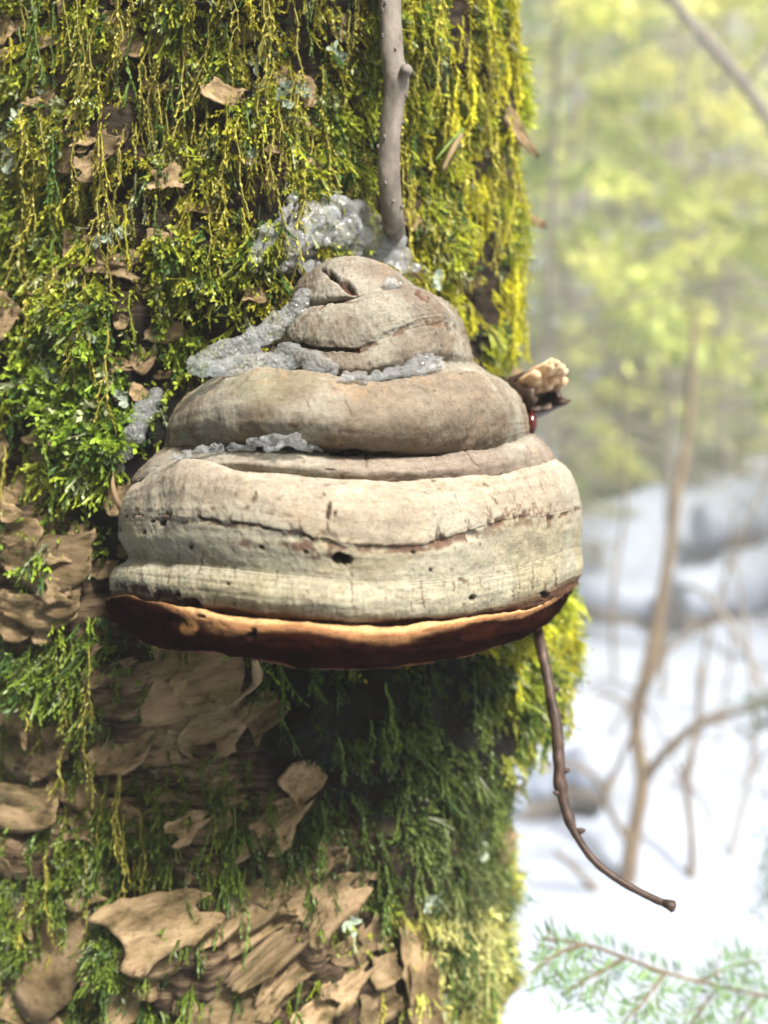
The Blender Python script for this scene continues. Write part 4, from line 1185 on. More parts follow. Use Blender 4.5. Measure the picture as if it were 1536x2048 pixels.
# resin drop under the stub
M_resin, nt, b = mat_new("resin")
nzr = n_noise(nt, 200, 2, .5, n_coord(nt)); rr2 = n_ramp(nt, nzr.outputs[0], [(.3, (.03, .0015, .001)), (.7, (.07, .004, .002))])
nt.links.new(rr2.outputs[0], b.inputs["Base Color"]); b.inputs["Roughness"].default_value = .12
pp = np.array([unproject(x, y, Y) for x, y, Y in ((1056, 818, .552), (1060, 832, .549), (1063, 848, .547), (1064, 860, .547), (1060, 868, .549))])
o = link("resin_drop", mesh_np("resin_drop", *tube(smooth_path(pp, 14), .0024 * np.sin(np.linspace(.25, 2.95, 14)) + .0006, 10, .15, 2), M_resin))
tag(o, "dark red glossy drip of resin between the stub and the fungus", "resin")

# pale curled scrap under the margin and dry stalk left of the broad tier
o = link("dry_stem_scrap", mesh_np("dry_stem_scrap", *tube(smooth_path([unproject(*q) for q in ((508, 1318, .44), (514, 1345, .462), (512, 1366, .478), (492, 1385, .492), (470, 1402, .499), (452, 1418, .501))], 26), np.interp(np.linspace(0, 1, 26), [0, .3, .6, 1], [.0012, .0028, .0016, .0006]), 8, .35, 4), M_flake))
tag(o, "pale curled dry scrap dangling just below the dark fungus margin", "plant scrap")
o = link("dry_stem_scrap", mesh_np("dry_stem_scrap", *tube(smooth_path([unproject(*q) for q in ((226, 945, .495), (226, 972, .488), (233, 998, .485), (242, 1016, .487))], 20), np.interp(np.linspace(0, 1, 20), [0, .4, 1], [.0004, .0011, .0018]), 7, .2, 4), M_flake))
tag(o, "pale dry stalk curving up at the corner of the broadest fungus tier", "plant scrap")
for (x0, y0, x1, y1, lab) in ((835, 330, 885, 268, "short green blade leaning on the mossy flank right of the upright twig"), (848, 350, 880, 280, "short tan stalk leaning on the mossy flank right of the upright twig")):
    ta, za = px_trunk(np.array([x0, x1], float), np.array([y0, y1], float))
    Pa = tpt(ta, za, .014, False)
    green_ = "green" in lab
    o = link("grass_blade" if green_ else "dry_stalk", mesh_np("blade", *tube(smooth_path([Pa[0], Pa.mean(0) + [0, -.003, 0], Pa[1]], 12), np.linspace(.0006, .0012, 12) * (1 if green_ else 1.8), 7, .15, 1), M_st['green'] if green_ else M_flake))
    tag(o, lab, "blade" if green_ else "stalk")

# ------------------------------------------------------------------ ice and melting snow
M_ice, nt, b = mat_new("grainy_ice")
v = n_coord(nt)
vo = nt.nodes.new("ShaderNodeTexVoronoi"); vo.inputs["Scale"].default_value = 560; nt.links.new(v, vo.inputs["Vector"])
nzi = n_noise(nt, 160, 4, .6, v)
r = n_ramp(nt, nzi.outputs[0], [(.3, (.93, .95, .96)), (.7, (1, 1, 1))])
nt.links.new(r.outputs[0], b.inputs["Base Color"])
b.inputs["Roughness"].default_value = .07
b.inputs["IOR"].default_value = 1.31
b.inputs["Transmission Weight"].default_value = .72
b.inputs["Specular IOR Level"].default_value = .8
bp = n_bump(nt, vo.outputs["Distance"], .8, .0012); nt.links.new(bp.outputs[0], b.inputs["Normal"])
def see_through(nt, b, fac):
    tb = nt.nodes.new("ShaderNodeBsdfTransparent"); tb.inputs[0].default_value = (.93, .96, .97, 1)
    mx = nt.nodes.new("ShaderNodeMixShader"); mx.inputs[0].default_value = fac
    out = [n_ for n_ in nt.nodes if n_.type == 'OUTPUT_MATERIAL'][0]
    nt.links.new(b.outputs[0], mx.inputs[1]); nt.links.new(tb.outputs[0], mx.inputs[2]); nt.links.new(mx.outputs[0], out.inputs[0])
see_through(nt, b, .62)
M_wsnow, nt, b = mat_new("wet_snow")
v = n_coord(nt)
vo = nt.nodes.new("ShaderNodeTexVoronoi"); vo.inputs["Scale"].default_value = 340; nt.links.new(v, vo.inputs["Vector"])
nzi = n_noise(nt, 130, 4, .6, v)
r = n_ramp(nt, nzi.outputs[0], [(.32, (.88, .92, .94)), (.62, (1, 1, 1))])
nt.links.new(r.outputs[0], b.inputs["Base Color"])
b.inputs["Roughness"].default_value = .16
b.inputs["IOR"].default_value = 1.31
b.inputs["Transmission Weight"].default_value = .72
bp = n_bump(nt, vo.outputs["Distance"], .7, .0010); nt.links.new(bp.outputs[0], b.inputs["Normal"])

see_through(nt, b, .48)
bm = bmesh.new(); bmesh.ops.create_icosphere(bm, subdivisions=2, radius=1)
ICO_V = np.array([v_.co[:] for v_ in bm.verts]); ICO_F = np.array([[v_.index for v_ in f.verts] for f in bm.faces]); bm.free()
def blob_mesh(name, cent, rad, mat, voxel=.0008, amp=.0004, freq=520, seed=0):
    parts = [(ICO_V * np.array(r_) + np.array(c_), ICO_F) for c_, r_ in zip(cent, rad)]
    V, F = join(parts)
    tmp = mesh_np("tmp", V, F)
    ob = bpy.data.objects.new("tmp", tmp); COL.objects.link(ob)
    md_ = ob.modifiers.new("r", 'REMESH'); md_.mode = 'VOXEL'; md_.voxel_size = voxel; md_.use_smooth_shade = True
    ms_ = ob.modifiers.new('s', 'SMOOTH'); ms_.factor = .5; ms_.iterations = 9
    dg = bpy.context.evaluated_depsgraph_get()
    me = bpy.data.meshes.new_from_object(ob.evaluated_get(dg))
    bpy.data.objects.remove(ob); bpy.data.meshes.remove(tmp)
    n_ = len(me.vertices); co = np.zeros(n_ * 3, np.float32); me.vertices.foreach_get("co", co); co = co.reshape(-1, 3)
    no = np.zeros(n_ * 3, np.float32); me.vertices.foreach_get("normal", no); no = no.reshape(-1, 3)
    co2 = co + no * (amp * (np.abs(fbm(co * freq, 3, seed)) * 2 - .5))[:, None]
    me.vertices.foreach_set("co", co2.astype(np.float32).ravel()); me.update()
    me.name = name; me.materials.clear(); me.materials.append(mat)
    return me
def ice_run(name, label, pts, mat, wfac=1.0, n=60, jit=5, seed=0, lift=.0, group=None, depthf=.5):
    """pts: (x, y, half width px, Y or None = on the fungus)"""
    rg = np.random.default_rng(seed)
    A_ = []
    for x, y, hw, Y in pts:
        if Y == 'T':
            a1_, z1_ = px_trunk(np.array(float(x)), np.array(float(y))); Y = float(tpt(a1_, z1_, .005)[1])
        if Y is None: Y = fung_Y(x, y)
        A_.append((x, y, Y, hw))
    A_ = np.array(A_, float)
    d = np.r_[0, np.cumsum(np.hypot(np.diff(A_[:, 0]), np.diff(A_[:, 1])))]
    tt_ = rg.uniform(0, d[-1], n)
    q = np.stack([np.interp(tt_, d, A_[:, k]) for k in range(4)], -1)
    hw = q[:, 3]
    off = rg.uniform(-1, 1, n) * hw * .75
    X_ = q[:, 0] + rg.normal(0, jit, n); Y_ = q[:, 1] + off
    C = unproject(X_, Y_, q[:, 2] - lift + rg.normal(0, .0012, n))
    r_ = (hw * rg.uniform(.22, .5, n) + 5) / FPX * q[:, 2] * wfac
    Rd = np.stack([r_ * rg.uniform(.9, 1.5, n), r_ * depthf, r_ * rg.uniform(.7, 1.1, n)], -1)
    o = link(name, blob_mesh(name, C, Rd, mat, seed=seed))
    tag(o, label, "ice", group)
    return o
ice_run("ice_crust", "slushy white ice patch melting above the fungus crown beside the upright twig",
        [(540, 500, 16, 'T'), (580, 480, 30, 'T'), (610, 455, 44, 'T'), (640, 440, 52, 'T'), (690, 450, 60, 'T'), (730, 480, 46, 'T'), (790, 535, 22, 'T'), (720, 515, 26, 'T'), (620, 520, 26, 'T'), (560, 530, 18, 'T')], M_wsnow, n=620, seed=1, lift=.002, jit=16, wfac=.75, depthf=.35)
ice_run("ice_crust", "thin streaky ice film running up into green moss above the fungus crown",
        [(500, 540, 22, 'T'), (520, 500, 24, 'T'), (575, 420, 20, 'T'), (590, 385, 14, 'T')], M_wsnow, n=50, seed=8, lift=.003, wfac=.8)
ice_run("ice_crust", "grainy clear ice heap wedged between mossy bark and the upper fungus tiers",
        [(612, 592, 20, None), (585, 625, 22, None), (540, 660, 22, .475), (490, 692, 26, .466), (430, 715, 30, .462), (388, 735, 20, .466), (430, 738, 16, .450), (500, 728, 24, None), (580, 725, 20, None)], M_ice, n=560, seed=2, lift=.002, wfac=.75, depthf=.4)
ice_run("ice_crust", "watery ice ledge melting on the left end of the upper tier groove",
        [(560, 705, 22, None), (620, 722, 22, None), (670, 742, 14, None)], M_ice, n=70, seed=3, lift=.0035)
ice_run("ice_crust", "beaded clear ice strip lying in the groove below the narrow upper tier",
        [(672, 750, 8, None), (730, 754, 10, None), (800, 744, 12, None), (850, 724, 18, None), (885, 728, 12, None)], M_ice, n=90, seed=4, lift=.0045, jit=3)
ice_run("ice_crust", "honeycombed ice sliver along the seam under the wide grey tier",
        [(350, 915, 10, None), (420, 900, 14, None), (480, 892, 8, None), (540, 884, 20, None), (590, 884, 18, None), (640, 900, 6, None)], M_ice, n=110, seed=5, lift=.0045, jit=3, wfac=.8)
ice_run("ice_crust", "single melting ice droplet on the fungus crown knob",
        [(768, 567, 8, None), (788, 565, 10, None), (800, 566, 6, None)], M_ice, n=10, seed=6, lift=.002, jit=2)
ice_run("ice_crust", "watery dark ice glistening in the hollow left of the fungus",
        [(315, 790, 20, 'T'), (270, 860, 26, 'T'), (230, 920, 26, 'T')], M_ice, n=60, seed=7, lift=.002)

# ------------------------------------------------------------------ forest behind
M_tbark = mat_simple("grey_tree_bark", [(.3, (.16, .135, .11)), (.6, (.28, .25, .21)), (.8, (.40, .37, .33))], scale=18, rough=.85, stretch=(1, 1, .25), bump=.8, bdist=.01)
M_sbark = mat_simple("sapling_bark", [(.3, (.10, .075, .05)), (.6, (.20, .15, .095)), (.8, (.26, .24, .12))], scale=40, rough=.8, stretch=(1, 1, .3), bump=.6, bdist=.003)
M_leaf = mat_tint("tree_foliage", rough=.6, spec=.2, transl=.6)
M_need = mat_tint("needles", rough=.5, spec=.3, transl=.3)

def leaf_cards(P, D, size, color, rg):
    """small tapering sprays: two crossed-ish quads bent at mid-length"""
    n = len(P)
    D = D / (np.linalg.norm(D, axis=1, keepdims=True) + 1e-9)
    S_ = np.cross(D, rg.normal(size=(n, 3))); S_ /= np.linalg.norm(S_, axis=1, keepdims=True) + 1e-9
    N_ = np.cross(S_, D); L = size[:, None]; W = L * rg.uniform(.16, .3, (n, 1))
    m = P + D * L * .5 + N_ * L * .08; t = P + D * L - N_ * L * .05
    V = np.stack([P, m + S_ * W, t, m - S_ * W], 1).reshape(-1, 3)
    b4 = np.arange(n) * 4
    return V, np.stack([b4, b4 + 1, b4 + 2, b4 + 3], -1), np.repeat(color, 4, 0)

def forest_tree(x, y, h, rad, crown0, spread, nl, dens, pal, label, seed, lean=(0, 0), cat="tree", name="conifer_tree", lsize=(.05, .12), droop=.5, limb_from=.15):
    rg = np.random.default_rng(seed); h = min(h, 7.4)
    z0 = gz(x, y)
    root = empty(name, (x, y, z0 - .05))
    tag(root, label, cat, "forest trees behind the birch")
    t = np.linspace(0, 1, 16)
    wob = rg.normal(0, .05 * rad * 6, 2)
    rad = rad * .6
    path = np.stack([x + lean[0] * t * h + wob[0] * np.sin(t * 4), y + lean[1] * t * h + wob[1] * np.sin(t * 3), z0 - .05 + t * h], -1)
    part("trunk", mesh_np("trunk", *tube(path, rad * (1 - .85 * t) + .006, 10, .1, seed), M_tbark), root)
    Ps, Ds, limbs = [], [], []
    for q in range(nl):
        tz = limb_from + (1 - limb_from) * (q + rg.random()) / nl * .97
        a = rg.uniform(0, 2 * math.pi)
        b0 = np.array([np.interp(tz, t, path[:, k]) for k in range(3)])
        L = spread * (1 - .75 * max(0, (tz - crown0) / (1 - crown0 + 1e-6))) * rg.uniform(.55, 1.1)
        s_ = np.linspace(0, 1, 7)
        d = np.array([math.cos(a), math.sin(a), rg.uniform(-.05, .35)])
        p = b0 + np.outer(s_ * L, d) - np.outer(droop * L * s_ ** 2, [0, 0, 1]) + rg.normal(0, .03 * L, (7, 3)) * s_[:, None]
        limbs.append(tube(p, (rad * .22 * (1 - tz) + .006) * (1 - .8 * s_), 5))
        if tz < crown0: continue
        m = int(dens * L)
        tt_ = rg.uniform(.12, 1.02, m) ** .8 * 6
        ia = np.clip(tt_.astype(int), 0, 5); fa = (tt_ - ia)[:, None]
        bp_ = p[ia] * (1 - fa) + p[ia + 1] * fa
        bp_ = bp_ + rg.normal(0, .06 * L ** .5, (m, 3)) * [1, 1, .55]
        Ps.append(bp_); Ds.append((p[-1] - p[0])[None] / L + rg.normal(0, .5, (m, 3)) + [0, 0, -droop])
    part("limbs", mesh_np("limbs", *join(limbs), M_tbark), root)["kind"] = "stuff"
    if Ps:
        P = np.vstack(Ps); D = np.vstack(Ds); n = len(P)
        pal = np.array(pal); cl = fbm(P * 1.6, 2, seed) + .25 * rg.normal(size=n)
        k = np.clip(((cl + .6) / 1.2 * len(pal)).astype(int), 0, len(pal) - 1)
        C = pal[k] * rg.uniform(.7, 1.25, (n, 1))
        V, F, Cc = leaf_cards(P, D, rg.uniform(lsize[0], lsize[1], n), C, rg)
        part("crown", mesh_np("crown", V, F, M_leaf, smooth=False, col=Cc), root)
    return root
YG = [(.44, .54, .16), (.58, .65, .19), (.74, .76, .24), (.80, .78, .28)]
GR = [(.32, .44, .17), (.42, .54, .21), (.54, .62, .26), (.64, .68, .34)]
OL = [(.36, .33, .21), (.46, .43, .26), (.56, .54, .30), (.62, .61, .40)]
def at_px(px, D): return (px - 768) / FPX * D, D
for (px, D, h, rad, c0, sp_, nl, dens, pal, lab, ln) in [
        (1120, 7.8, 6.5, .035, .10, 1.2, 80, 230, YG, "yellow green young conifer just right of the birch trunk", (.02, 0)),
        (1450, 8.0, 7.0, .035, .10, 1.3, 80, 210, YG, "bright yellow green conifer behind the grey diagonal sapling", (-.03, 0)),
        (1270, 8.6, 7.5, .04, .08, 1.4, 80, 200, OL, "olive leaved tree standing behind the young conifers", (.02, 0)),
        (1368, 7.6, 8.0, .035, .40, 1.0, 40, 90, OL, "slim pale barked tree with a bare lower trunk", (.025, 0)),
        (1550, 9.6, 9.0, .09, .12, 1.8, 80, 170, GR, "dark green conifer with low spreading limbs", (0, 0)),
        (1140, 11.0, 9.5, .10, .10, 1.9, 80, 170, GR, "deep green conifer far behind, partly hidden by the birch", (0, 0)),
        (1330, 11.5, 10.0, .11, .10, 2.2, 90, 170, YG, "tall broad yellow green conifer far behind the olive tree", (0, 0)),
        (1480, 11.5, 10.0, .11, .10, 2.2, 90, 150, OL, "tall olive brown tree far behind the dark conifer", (0, 0)),
        (1220, 13.0, 11.0, .12, .08, 2.6, 90, 150, GR, "tall green conifer at the back of the clearing", (0, 0)),
        (1400, 15.0, 12.0, .14, .06, 3.0, 90, 150, GR, "broadest green conifer closing off the back of the clearing", (0, 0)),
        (1085, 5.0, 6.0, .03, .30, 1.1, 60, 420, YG, "lime green young conifer with feathery boughs close past the birch trunk", (.01, 0)),
        (1590, 4.8, 6.0, .03, .34, 1.2, 60, 420, YG, "lime green young conifer with feathery boughs at the clearing edge", (-.01, 0)),
        (1340, 6.6, 6.5, .03, .40, 1.1, 60, 380, YG, "lime green young conifer with feathery boughs behind the forked sapling", (0, 0)),
        (1620, 13.0, 11.0, .12, .08, 2.6, 90, 130, YG, "yellow green conifer beyond the dark low limbed conifer", (0, 0)),
        (1040, 15.0, 12.0, .14, .06, 3.0, 90, 130, OL, "olive tree far back behind the birch trunk", (0, 0)),
        (860, 12.0, 10.0, .12, .08, 2.4, 70, 110, GR, "green conifer straight behind the birch trunk", (0, 0)),
        (1850, 10.0, 10.0, .12, .08, 2.4, 70, 110, GR, "green conifer past the edge of the clearing", (0, 0)),
        (500, 12.0, 11.0, .12, .08, 2.6, 70, 100, GR, "green conifer hidden behind the mossy birch", (0, 0)),
        (1900, 6.5, 7.0, .07, .12, 1.5, 60, 130, YG, "yellow green conifer beside the clearing edge", (0, 0))]:
    x_, y_ = at_px(px, D)
    forest_tree(x_, y_, h, rad, c0, sp_, nl, dens * .33, pal, lab, int(px * 7 + D * 13), ln)
# low young growth at the foot of the trees
for k, (px, D, h, pal, lab) in enumerate([(1060, 6.9, 1.5, OL, "low olive bush behind the fungus's right shoulder"), (1180, 7.7, 1.3, YG, "low yellow green bush behind the snow covered log"), (1290, 8.0, 1.7, OL, "straw coloured bush between the snow mounds"),
        (1380, 8.5, 1.6, GR, "grey green bush beyond the snow mounds"), (1480, 8.6, 1.8, OL, "olive bush at the top of the higher snow mound"), (1240, 9.0, 2.0, GR, "green bush behind the straw coloured one"), (1560, 8.4, 1.7, YG, "yellow green bush at the clearing edge")]):
    x_, y_ = at_px(px, D)
    forest_tree(x_, y_, h, .014, .04, .75, 34, 150, pal, lab, 1200 + k, name="bush", cat="bush", lsize=(.04, .09), droop=.25, limb_from=.04)
# dense conifers along the sunny side of the clearing, shading its snow
for k, (x_, y_, h) in enumerate([(4.9, 2.6, 7.0), (5.6, 3.6, 7.4)]):
    forest_tree(x_, y_, h, .10, .10, 1.8, 80, 50, GR, ["tall conifer on the sunny side of the clearing", "tall conifer farther back on the sunny side of the clearing", "smaller conifer on the sunny side of the clearing"][k], 1500 + k, lsize=(.14, .30))
for k, (x_, y_) in enumerate([(-.3, -2.8), (-1.5, -2.2), (-2.5, -.9), (-1.2, -4.2)]):  # unseen conifers added to shade the snow and block sky fill
    forest_tree(x_, y_, 6.6 + .1 * k, .10, .06, 1.45, 90, 62, [(.05, .09, .03), (.08, .13, .04), (.11, .17, .05)], "dark dense conifer added out of view behind the camera to cut fill light", 1700 + k, lsize=(.16, .34), limb_from=.05)
# the wood goes on round behind the photographer
k = 0
for ang, D in ((150, 5.5), (178, 7.0), (205, 5.0), (230, 6.5), (262, 5.0), (290, 7.0), (125, 8.0), (320, 7.5)):
    a_ = math.radians(ang)
    forest_tree(D * math.sin(a_), D * math.cos(a_), 8 + (k % 3), .10, .08, 2.0, 60, 90, GR, "green conifer of the wood behind the photographer's standpoint", 900 + k, lsize=(.10, .22)); k += 1

def stems_thing(name, label, cat, stems, mat, base, seed=0, group=None):
    root = empty(name, base); tag(root, label, cat, group)
    for q, (nm, pts, r0, r1) in enumerate(stems):
        P_ = [unproject(*w_) for w_ in pts]
        if nm == 'stem':
            g0 = P_[0].copy(); g0[2] = min(gz(g0[0], g0[1]), g0[2] - .02) - .05; P_ = [g0] + P_
        p = smooth_path(P_, max(12, 6 * len(pts)))
        part(nm, mesh_np(nm, *tube(p, np.linspace(r0, r1, len(p)), 9, .2, seed + q), mat), root)
    return root
bz = unproject(1240, 1872, 2.33)
stems_thing("forked_sapling", "forked brown sapling rising from the snow beyond the hanging twig", "sapling", [
    ("stem", [(1238, 1930, 2.32), (1245, 1860, 2.33), (1262, 1700, 2.36), (1285, 1560, 2.38), (1272, 1450, 2.40), (1300, 1310, 2.42), (1332, 1150, 2.45), (1352, 1000, 2.48), (1380, 830, 2.52), (1390, 640, 2.56)], .024, .008),
    ("branch", [(1284, 1570, 2.38), (1330, 1505, 2.34), (1395, 1450, 2.30), (1480, 1422, 2.25), (1560, 1405, 2.2)], .014, .006),
    ("branch", [(1240, 1850, 2.33), (1200, 1790, 2.30), (1150, 1738, 2.26), (1110, 1700, 2.22)], .013, .006),
    ("branch", [(1262, 1690, 2.36), (1225, 1630, 2.32), (1212, 1585, 2.30), (1240, 1520, 2.28), (1275, 1445, 2.26), (1290, 1380, 2.24)], .010, .005),
    ("branch", [(1212, 1590, 2.30), (1180, 1545, 2.27), (1130, 1530, 2.24), (1080, 1540, 2.2)], .008, .004),
    ("branch", [(1275, 1440, 2.40), (1240, 1400, 2.38), (1190, 1385, 2.36)], .007, .004),
    ("branch", [(1290, 1380, 2.24), (1310, 1340, 2.24), (1330, 1250, 2.26)], .008, .004)], M_sbark, bz, 40)
bz = unproject(1372, 1860, 2.40)
stems_thing("thin_sapling", "thin straight brown sapling standing in snow right of the forked one", "sapling", [
    ("stem", [(1368, 1900, 2.39), (1372, 1850, 2.40), (1384, 1700, 2.42), (1374, 1570, 2.43), (1396, 1440, 2.45), (1400, 1330, 2.46)], .014, .007),
    ("branch", [(1376, 1570, 2.43), (1410, 1600, 2.40), (1430, 1640, 2.38)], .006, .003)], M_sbark, bz, 50)
bz = unproject(1440, 1822, 2.55)
stems_thing("grey_shoot", "slender pale grey shoot leaning out of the snow beside the thin sapling", "sapling", [
    ("stem", [(1436, 1850, 2.52), (1442, 1800, 2.55), (1466, 1690, 2.58), (1496, 1560, 2.62), (1510, 1440, 2.64), (1490, 1250, 2.7), (1470, 1130, 2.75)], .010, .005),
    ("branch", [(1496, 1560, 2.62), (1540, 1500, 2.6), (1600, 1470, 2.58)], .005, .003)], M_tbark, bz, 60)
bz = unproject(1365, 1150, 3.4)
stems_thing("arching_shoot", "pale grey shoot arching low over the open snow", "sapling", [
    ("stem", [(1330, 1290, 3.9), (1350, 1190, 3.6), (1400, 1180, 3.4), (1460, 1250, 3.2), (1510, 1340, 3.1), (1560, 1440, 3.0), (1590, 1560, 2.9)], .014, .007)], M_tbark, bz, 65)
stems_thing("leaning_sapling", "grey bare sapling leaning diagonally across the yellow green foliage with a long side branch", "sapling", [
    ("stem", [(1800, 1300, 3.2), (1680, 560, 3.1), (1600, 360, 3.05), (1540, 245, 3.0), (1490, 170, 3.0), (1420, 85, 3.0), (1340, -5, 3.0), (1240, -140, 3.0)], .026, .014),
    ("branch", [(1490, 170, 3.0), (1540, 110, 2.95), (1620, 70, 2.9)], .008, .004),
    ("branch", [(1690, 585, 3.1), (1560, 575, 3.15), (1440, 560, 3.25), (1340, 580, 3.35), (1230, 608, 3.45), (1100, 618, 3.55)], .007, .003),
    ("branch", [(1600, 360, 3.05), (1480, 330, 3.0), (1390, 300, 2.95)], .006, .003)], M_tbark, unproject(1800, 1300, 3.2), 70)
for k, (lab, pts, r0) in enumerate([
    ("thin brown shoot arching left over the snow behind the hanging twig", [(1420, 1760, 2.9), (1380, 1600, 2.9), (1300, 1420, 2.9), (1220, 1360, 2.9), (1130, 1400, 2.9)], .007),
    ("thin brown shoot looping between the forked and the thin sapling", [(1330, 1800, 2.8), (1345, 1600, 2.8), (1420, 1450, 2.8), (1500, 1480, 2.8), (1540, 1600, 2.8)], .006),
    ("bare shoot crossing behind the forked sapling's stem", [(1190, 1560, 3.3), (1250, 1420, 3.3), (1340, 1300, 3.3), (1450, 1240, 3.3), (1580, 1250, 3.3)], .008),
    ("slim upright shoot behind the thin sapling", [(1450, 1620, 3.4), (1440, 1450, 3.4), (1465, 1300, 3.4), (1450, 1180, 3.4), (1470, 1020, 3.4)], .008),
    ("bare shoot leaning right above the sloping log", [(1400, 1420, 4.2), (1420, 1250, 4.2), (1480, 1080, 4.2), (1560, 900, 4.2)], .010),
    ("slim shoot rising past the log behind the fungus", [(1230, 1380, 4.2), (1225, 1200, 4.2), (1250, 1000, 4.2), (1240, 800, 4.2), (1270, 620, 4.2)], .010)]):
    b0 = unproject(*pts[0]); b0[2] = gz(b0[0], b0[1]) - .05
    root = empty("bare_shoot", b0); tag(root, lab, "sapling")
    p = smooth_path(np.vstack([b0, [unproject(*w_) for w_ in pts]]), 40)
    part("stem", mesh_np("stem", *tube(p, np.linspace(r0, r0 * .45, 40), 8, .2, k), M_sbark), root)
    q = p[22]; e_ = q + np.array([.18 * (-1) ** k, 0, .16])
    part("branch", mesh_np("branch", *tube(smooth_path([q, (q + e_) / 2 + [0, 0, .03], e_], 12), np.linspace(r0 * .5, r0 * .25, 12), 6, .2, k), M_sbark), root)

# fallen logs with snow lying on them
def snow_log(label, p0, p1, r, seed, capf=1.25):
    p0 = np.array(p0, float); p1 = np.array(p1, float)
    root = empty("fallen_log", tuple((p0 + p1) / 2 - [0, 0, r])); tag(root, label, "log", "snowy fallen logs")
    n = 26; t = np.linspace(0, 1, n)[:, None]
    p = p0 + (p1 - p0) * t
    rg = np.random.default_rng(seed); p[:, 2] += .04 * np.sin(t[:, 0] * 5 + seed)
    part("log", mesh_np("log", *tube(p, r, 14, .15, seed), M_tbark), root)
    V, F = tube(p + [0, 0, r * .95], r * capf * (1 + .22 * vnoise(np.stack([t[:, 0] * 9, 0 * t[:, 0] + seed, 0 * t[:, 0]], -1), 4)), 16, .28, seed + 1)
    pass
    part("snow_cap", mesh_np("snow_cap", V, F, M_snow), root)
def lp(px, D, h): x_, y_ = at_px(px, D); return (x_, y_, gz(x_, y_) + h)
snow_log("long snow covered log lying behind the fungus's right edge", lp(1080, 5.9, .07), lp(1340, 6.0, .07), .085, 1, 1.25)
snow_log("snow covered log sloping up to the clearing edge", lp(1360, 5.7, .10), lp(1640, 5.9, .30), .10, 2, 1.5)
snow_log("higher snow covered log propped behind the sloping one", lp(1400, 6.3, .30), lp(1640, 6.4, .42), .09, 3, 1.5)
snow_log("short dark log poking out of the snow beyond the lower trunk", lp(1000, 2.75, .04), lp(1235, 2.62, .03), .055, 4, 1.1)

# young conifer whose lowest boughs reach in over the snow
def bough(root, pts, twigs, seed, nl=.017, r0=.0026, col0=(.14, .27, .10), col1=(.25, .38, .16)):
    rg = np.random.default_rng(seed)
    p = smooth_path([unproject(*w_) for w_ in pts], 40)
    st = part("branch", mesh_np("branch", *tube(p, np.linspace(r0, r0 * .4, 40), 8, .15, seed), M_sbark), root)
    runs = [p[8:]]
    for tw_ in twigs:
        tubes = []
        q = smooth_path([unproject(*w_) for w_ in tw_], 24)
        tubes.append(tube(q, np.linspace(r0 * .5, r0 * .2, 24), 6)); runs.append(q)
        for s_ in range(5, 20, 5):      # side sprays
            d = q[min(s_ + 2, 23)] - q[s_ - 1]; d /= np.linalg.norm(d)
            sd_ = np.cross(d, [0, -1, .35]); sd_ /= np.linalg.norm(sd_)
            for sg in (-1, 1):
                l = .024 * (1 - s_ / 30) * rg.uniform(.7, 1.2)
                qq = q[s_] + np.outer(np.linspace(0, l, 8), d * .8 + sg * sd_ * .75)
                qq[:, 2] -= np.linspace(0, 1, 8) ** 2 * .004
                tubes.append(tube(qq, .0005, 5)); runs.append(qq)
        tg = part("twig", mesh_np("twig", *tubes[0], M_sbark), root)
        for tb in tubes[1:]: link("side_twig", mesh_np("side_twig", *tb, M_sbark), tg)
    P, D, C = [], [], []
    for q in runs:
        L = np.linalg.norm(np.diff(q, axis=0), axis=1).sum(); m = max(6, int(L / .0019))
        tt_ = np.linspace(0, len(q) - 1.001, m); ia = tt_.astype(int); fa = (tt_ - ia)[:, None]
        b_ = q[ia] * (1 - fa) + q[ia + 1] * fa; T = q[ia + 1] - q[ia]; T /= np.linalg.norm(T, axis=1, keepdims=True)
        sd_ = np.cross(T, [0.05, -1, .4]); sd_ /= np.linalg.norm(sd_, axis=1, keepdims=True)
        sg = np.where(np.arange(m) % 2, 1, -1)[:, None]
        P.append(b_); D.append(T * .75 + sd_ * sg + rg.normal(0, .12, (m, 3))); 
        f = rg.random((m, 1)); C.append(np.array(col0) * (1 - f) + np.array(col1) * f)
    P, D, C = np.vstack(P), np.vstack(D), np.vstack(C)
    D /= np.linalg.norm(D, axis=1, keepdims=True)
    n = len(P); L = nl * rg.uniform(.7, 1.1, (n, 1)); S_ = np.cross(D, rg.normal(size=(n, 3))); S_ /= np.linalg.norm(S_, axis=1, keepdims=True)
    V = np.stack([P, P + D * L * .5 + S_ * .0011, P + D * L, P + D * L * .5 - S_ * .0011], 1).reshape(-1, 3)
    b4 = np.arange(n) * 4
    part("needles", mesh_np("needles", V, np.stack([b4, b4 + 1, b4 + 2, b4 + 3], -1), M_need, smooth=False, col=np.repeat(C, 4, 0)), root)
yx, yy = .62, 1.05
yc = empty("young_conifer", (yx, yy, gz(yx, yy) - .03))
tag(yc, "young green needled conifer reaching its low boughs over the snow", "tree")
tp = smooth_path([(yx, yy, gz(yx, yy) - .03), (yx + .02, yy, .6), (yx, yy + .01, 1.3), (yx + .03, yy, 2.2)], 40)
part("trunk", mesh_np("trunk", *tube(tp, np.linspace(.02, .006, 40), 10, .15, 3), M_sbark), yc)
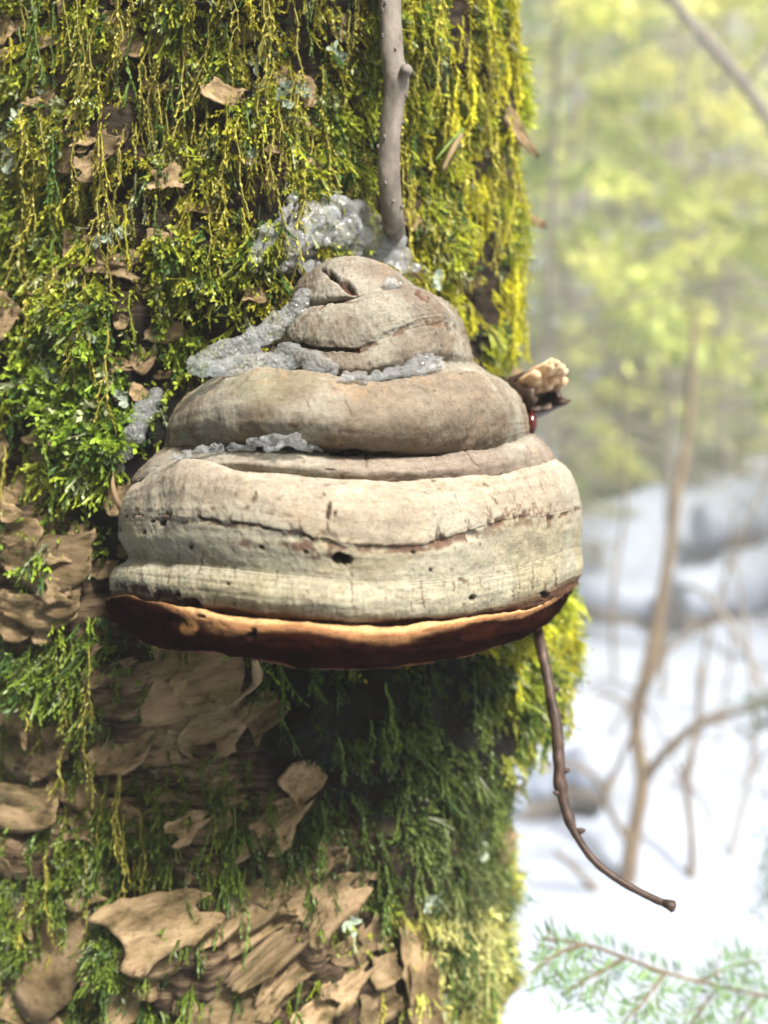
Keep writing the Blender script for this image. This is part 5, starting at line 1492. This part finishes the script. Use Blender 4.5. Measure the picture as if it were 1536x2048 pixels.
bough(yc, [(2000, 2090, 1.040), (1750, 2030, 0.920), (1600, 2005, 0.750), (1450, 1975, 0.690), (1330, 1945, 0.660), (1250, 1915, 0.640), (1170, 1888, 0.630), (1085, 1878, 0.620)],
      [[(1250, 1915, 0.640), (1190, 1950, 0.630), (1120, 1990, 0.620)], [(1330, 1945, 0.660), (1290, 2000, 0.645), (1235, 2060, 0.630)], [(1440, 1972, 0.690), (1400, 2020, 0.680), (1360, 2090, 0.670)],
       [(1520, 1988, 0.710), (1480, 2040, 0.700), (1450, 2110, 0.690)], [(1170, 1888, 0.630), (1120, 1905, 0.620), (1060, 1945, 0.610)], [(1400, 1962, 0.680), (1460, 1935, 0.690), (1536, 1920, 0.700)],
       [(1600, 2005, 0.750), (1560, 2060, 0.740), (1530, 2120, 0.730)]], 5)
bough(yc, [(1960, 1500, 1.05), (1780, 1560, 1.0), (1640, 1640, .97), (1560, 1700, .95)],
      [[(1640, 1640, .97), (1570, 1690, .95), (1505, 1760, .94)], [(1600, 1670, .96), (1560, 1740, .95), (1515, 1830, .94)], [(1680, 1610, .98), (1590, 1630, .96), (1520, 1680, .95)]], 6, col0=(.05, .11, .07), col1=(.12, .2, .12))
bough(yc, [(1960, 1330, 1.05), (1780, 1360, 1.2), (1640, 1400, 1.3), (1540, 1425, 1.35)],
      [[(1640, 1400, 1.3), (1560, 1430, 1.33), (1480, 1470, 1.35)], [(1600, 1410, 1.3), (1540, 1400, 1.33), (1460, 1415, 1.35)]], 7, col0=(.07, .13, .08), col1=(.14, .22, .13))

# ------------------------------------------------------------------ added pale volume imitating lens glare over the background
bm = bmesh.new(); bmesh.ops.create_cube(bm, size=1)
hme = bpy.data.meshes.new("added_haze"); bm.to_mesh(hme); bm.free()
M_haze = bpy.data.materials.new("added_haze"); M_haze.use_nodes = True
nt = M_haze.node_tree; nt.nodes.remove(nt.nodes["Principled BSDF"])
pv = nt.nodes.new("ShaderNodeVolumePrincipled"); pv.inputs["Color"].default_value = (.96, .97, .95, 1); pv.inputs["Density"].default_value = .038; pv.inputs["Anisotropy"].default_value = .1
nt.links.new(pv.outputs[0], [n_ for n_ in nt.nodes if n_.type == 'OUTPUT_MATERIAL'][0].inputs["Volume"])
hme.materials.append(M_haze)
hz = link("added_haze", hme); hz.scale = (50, 50, 10.4); hz.location = (0, 5, 10.4 / 2 - 1.6)
tag(hz, "pale scattering volume added to veil and lighten the background", "added_haze", kind="stuff")
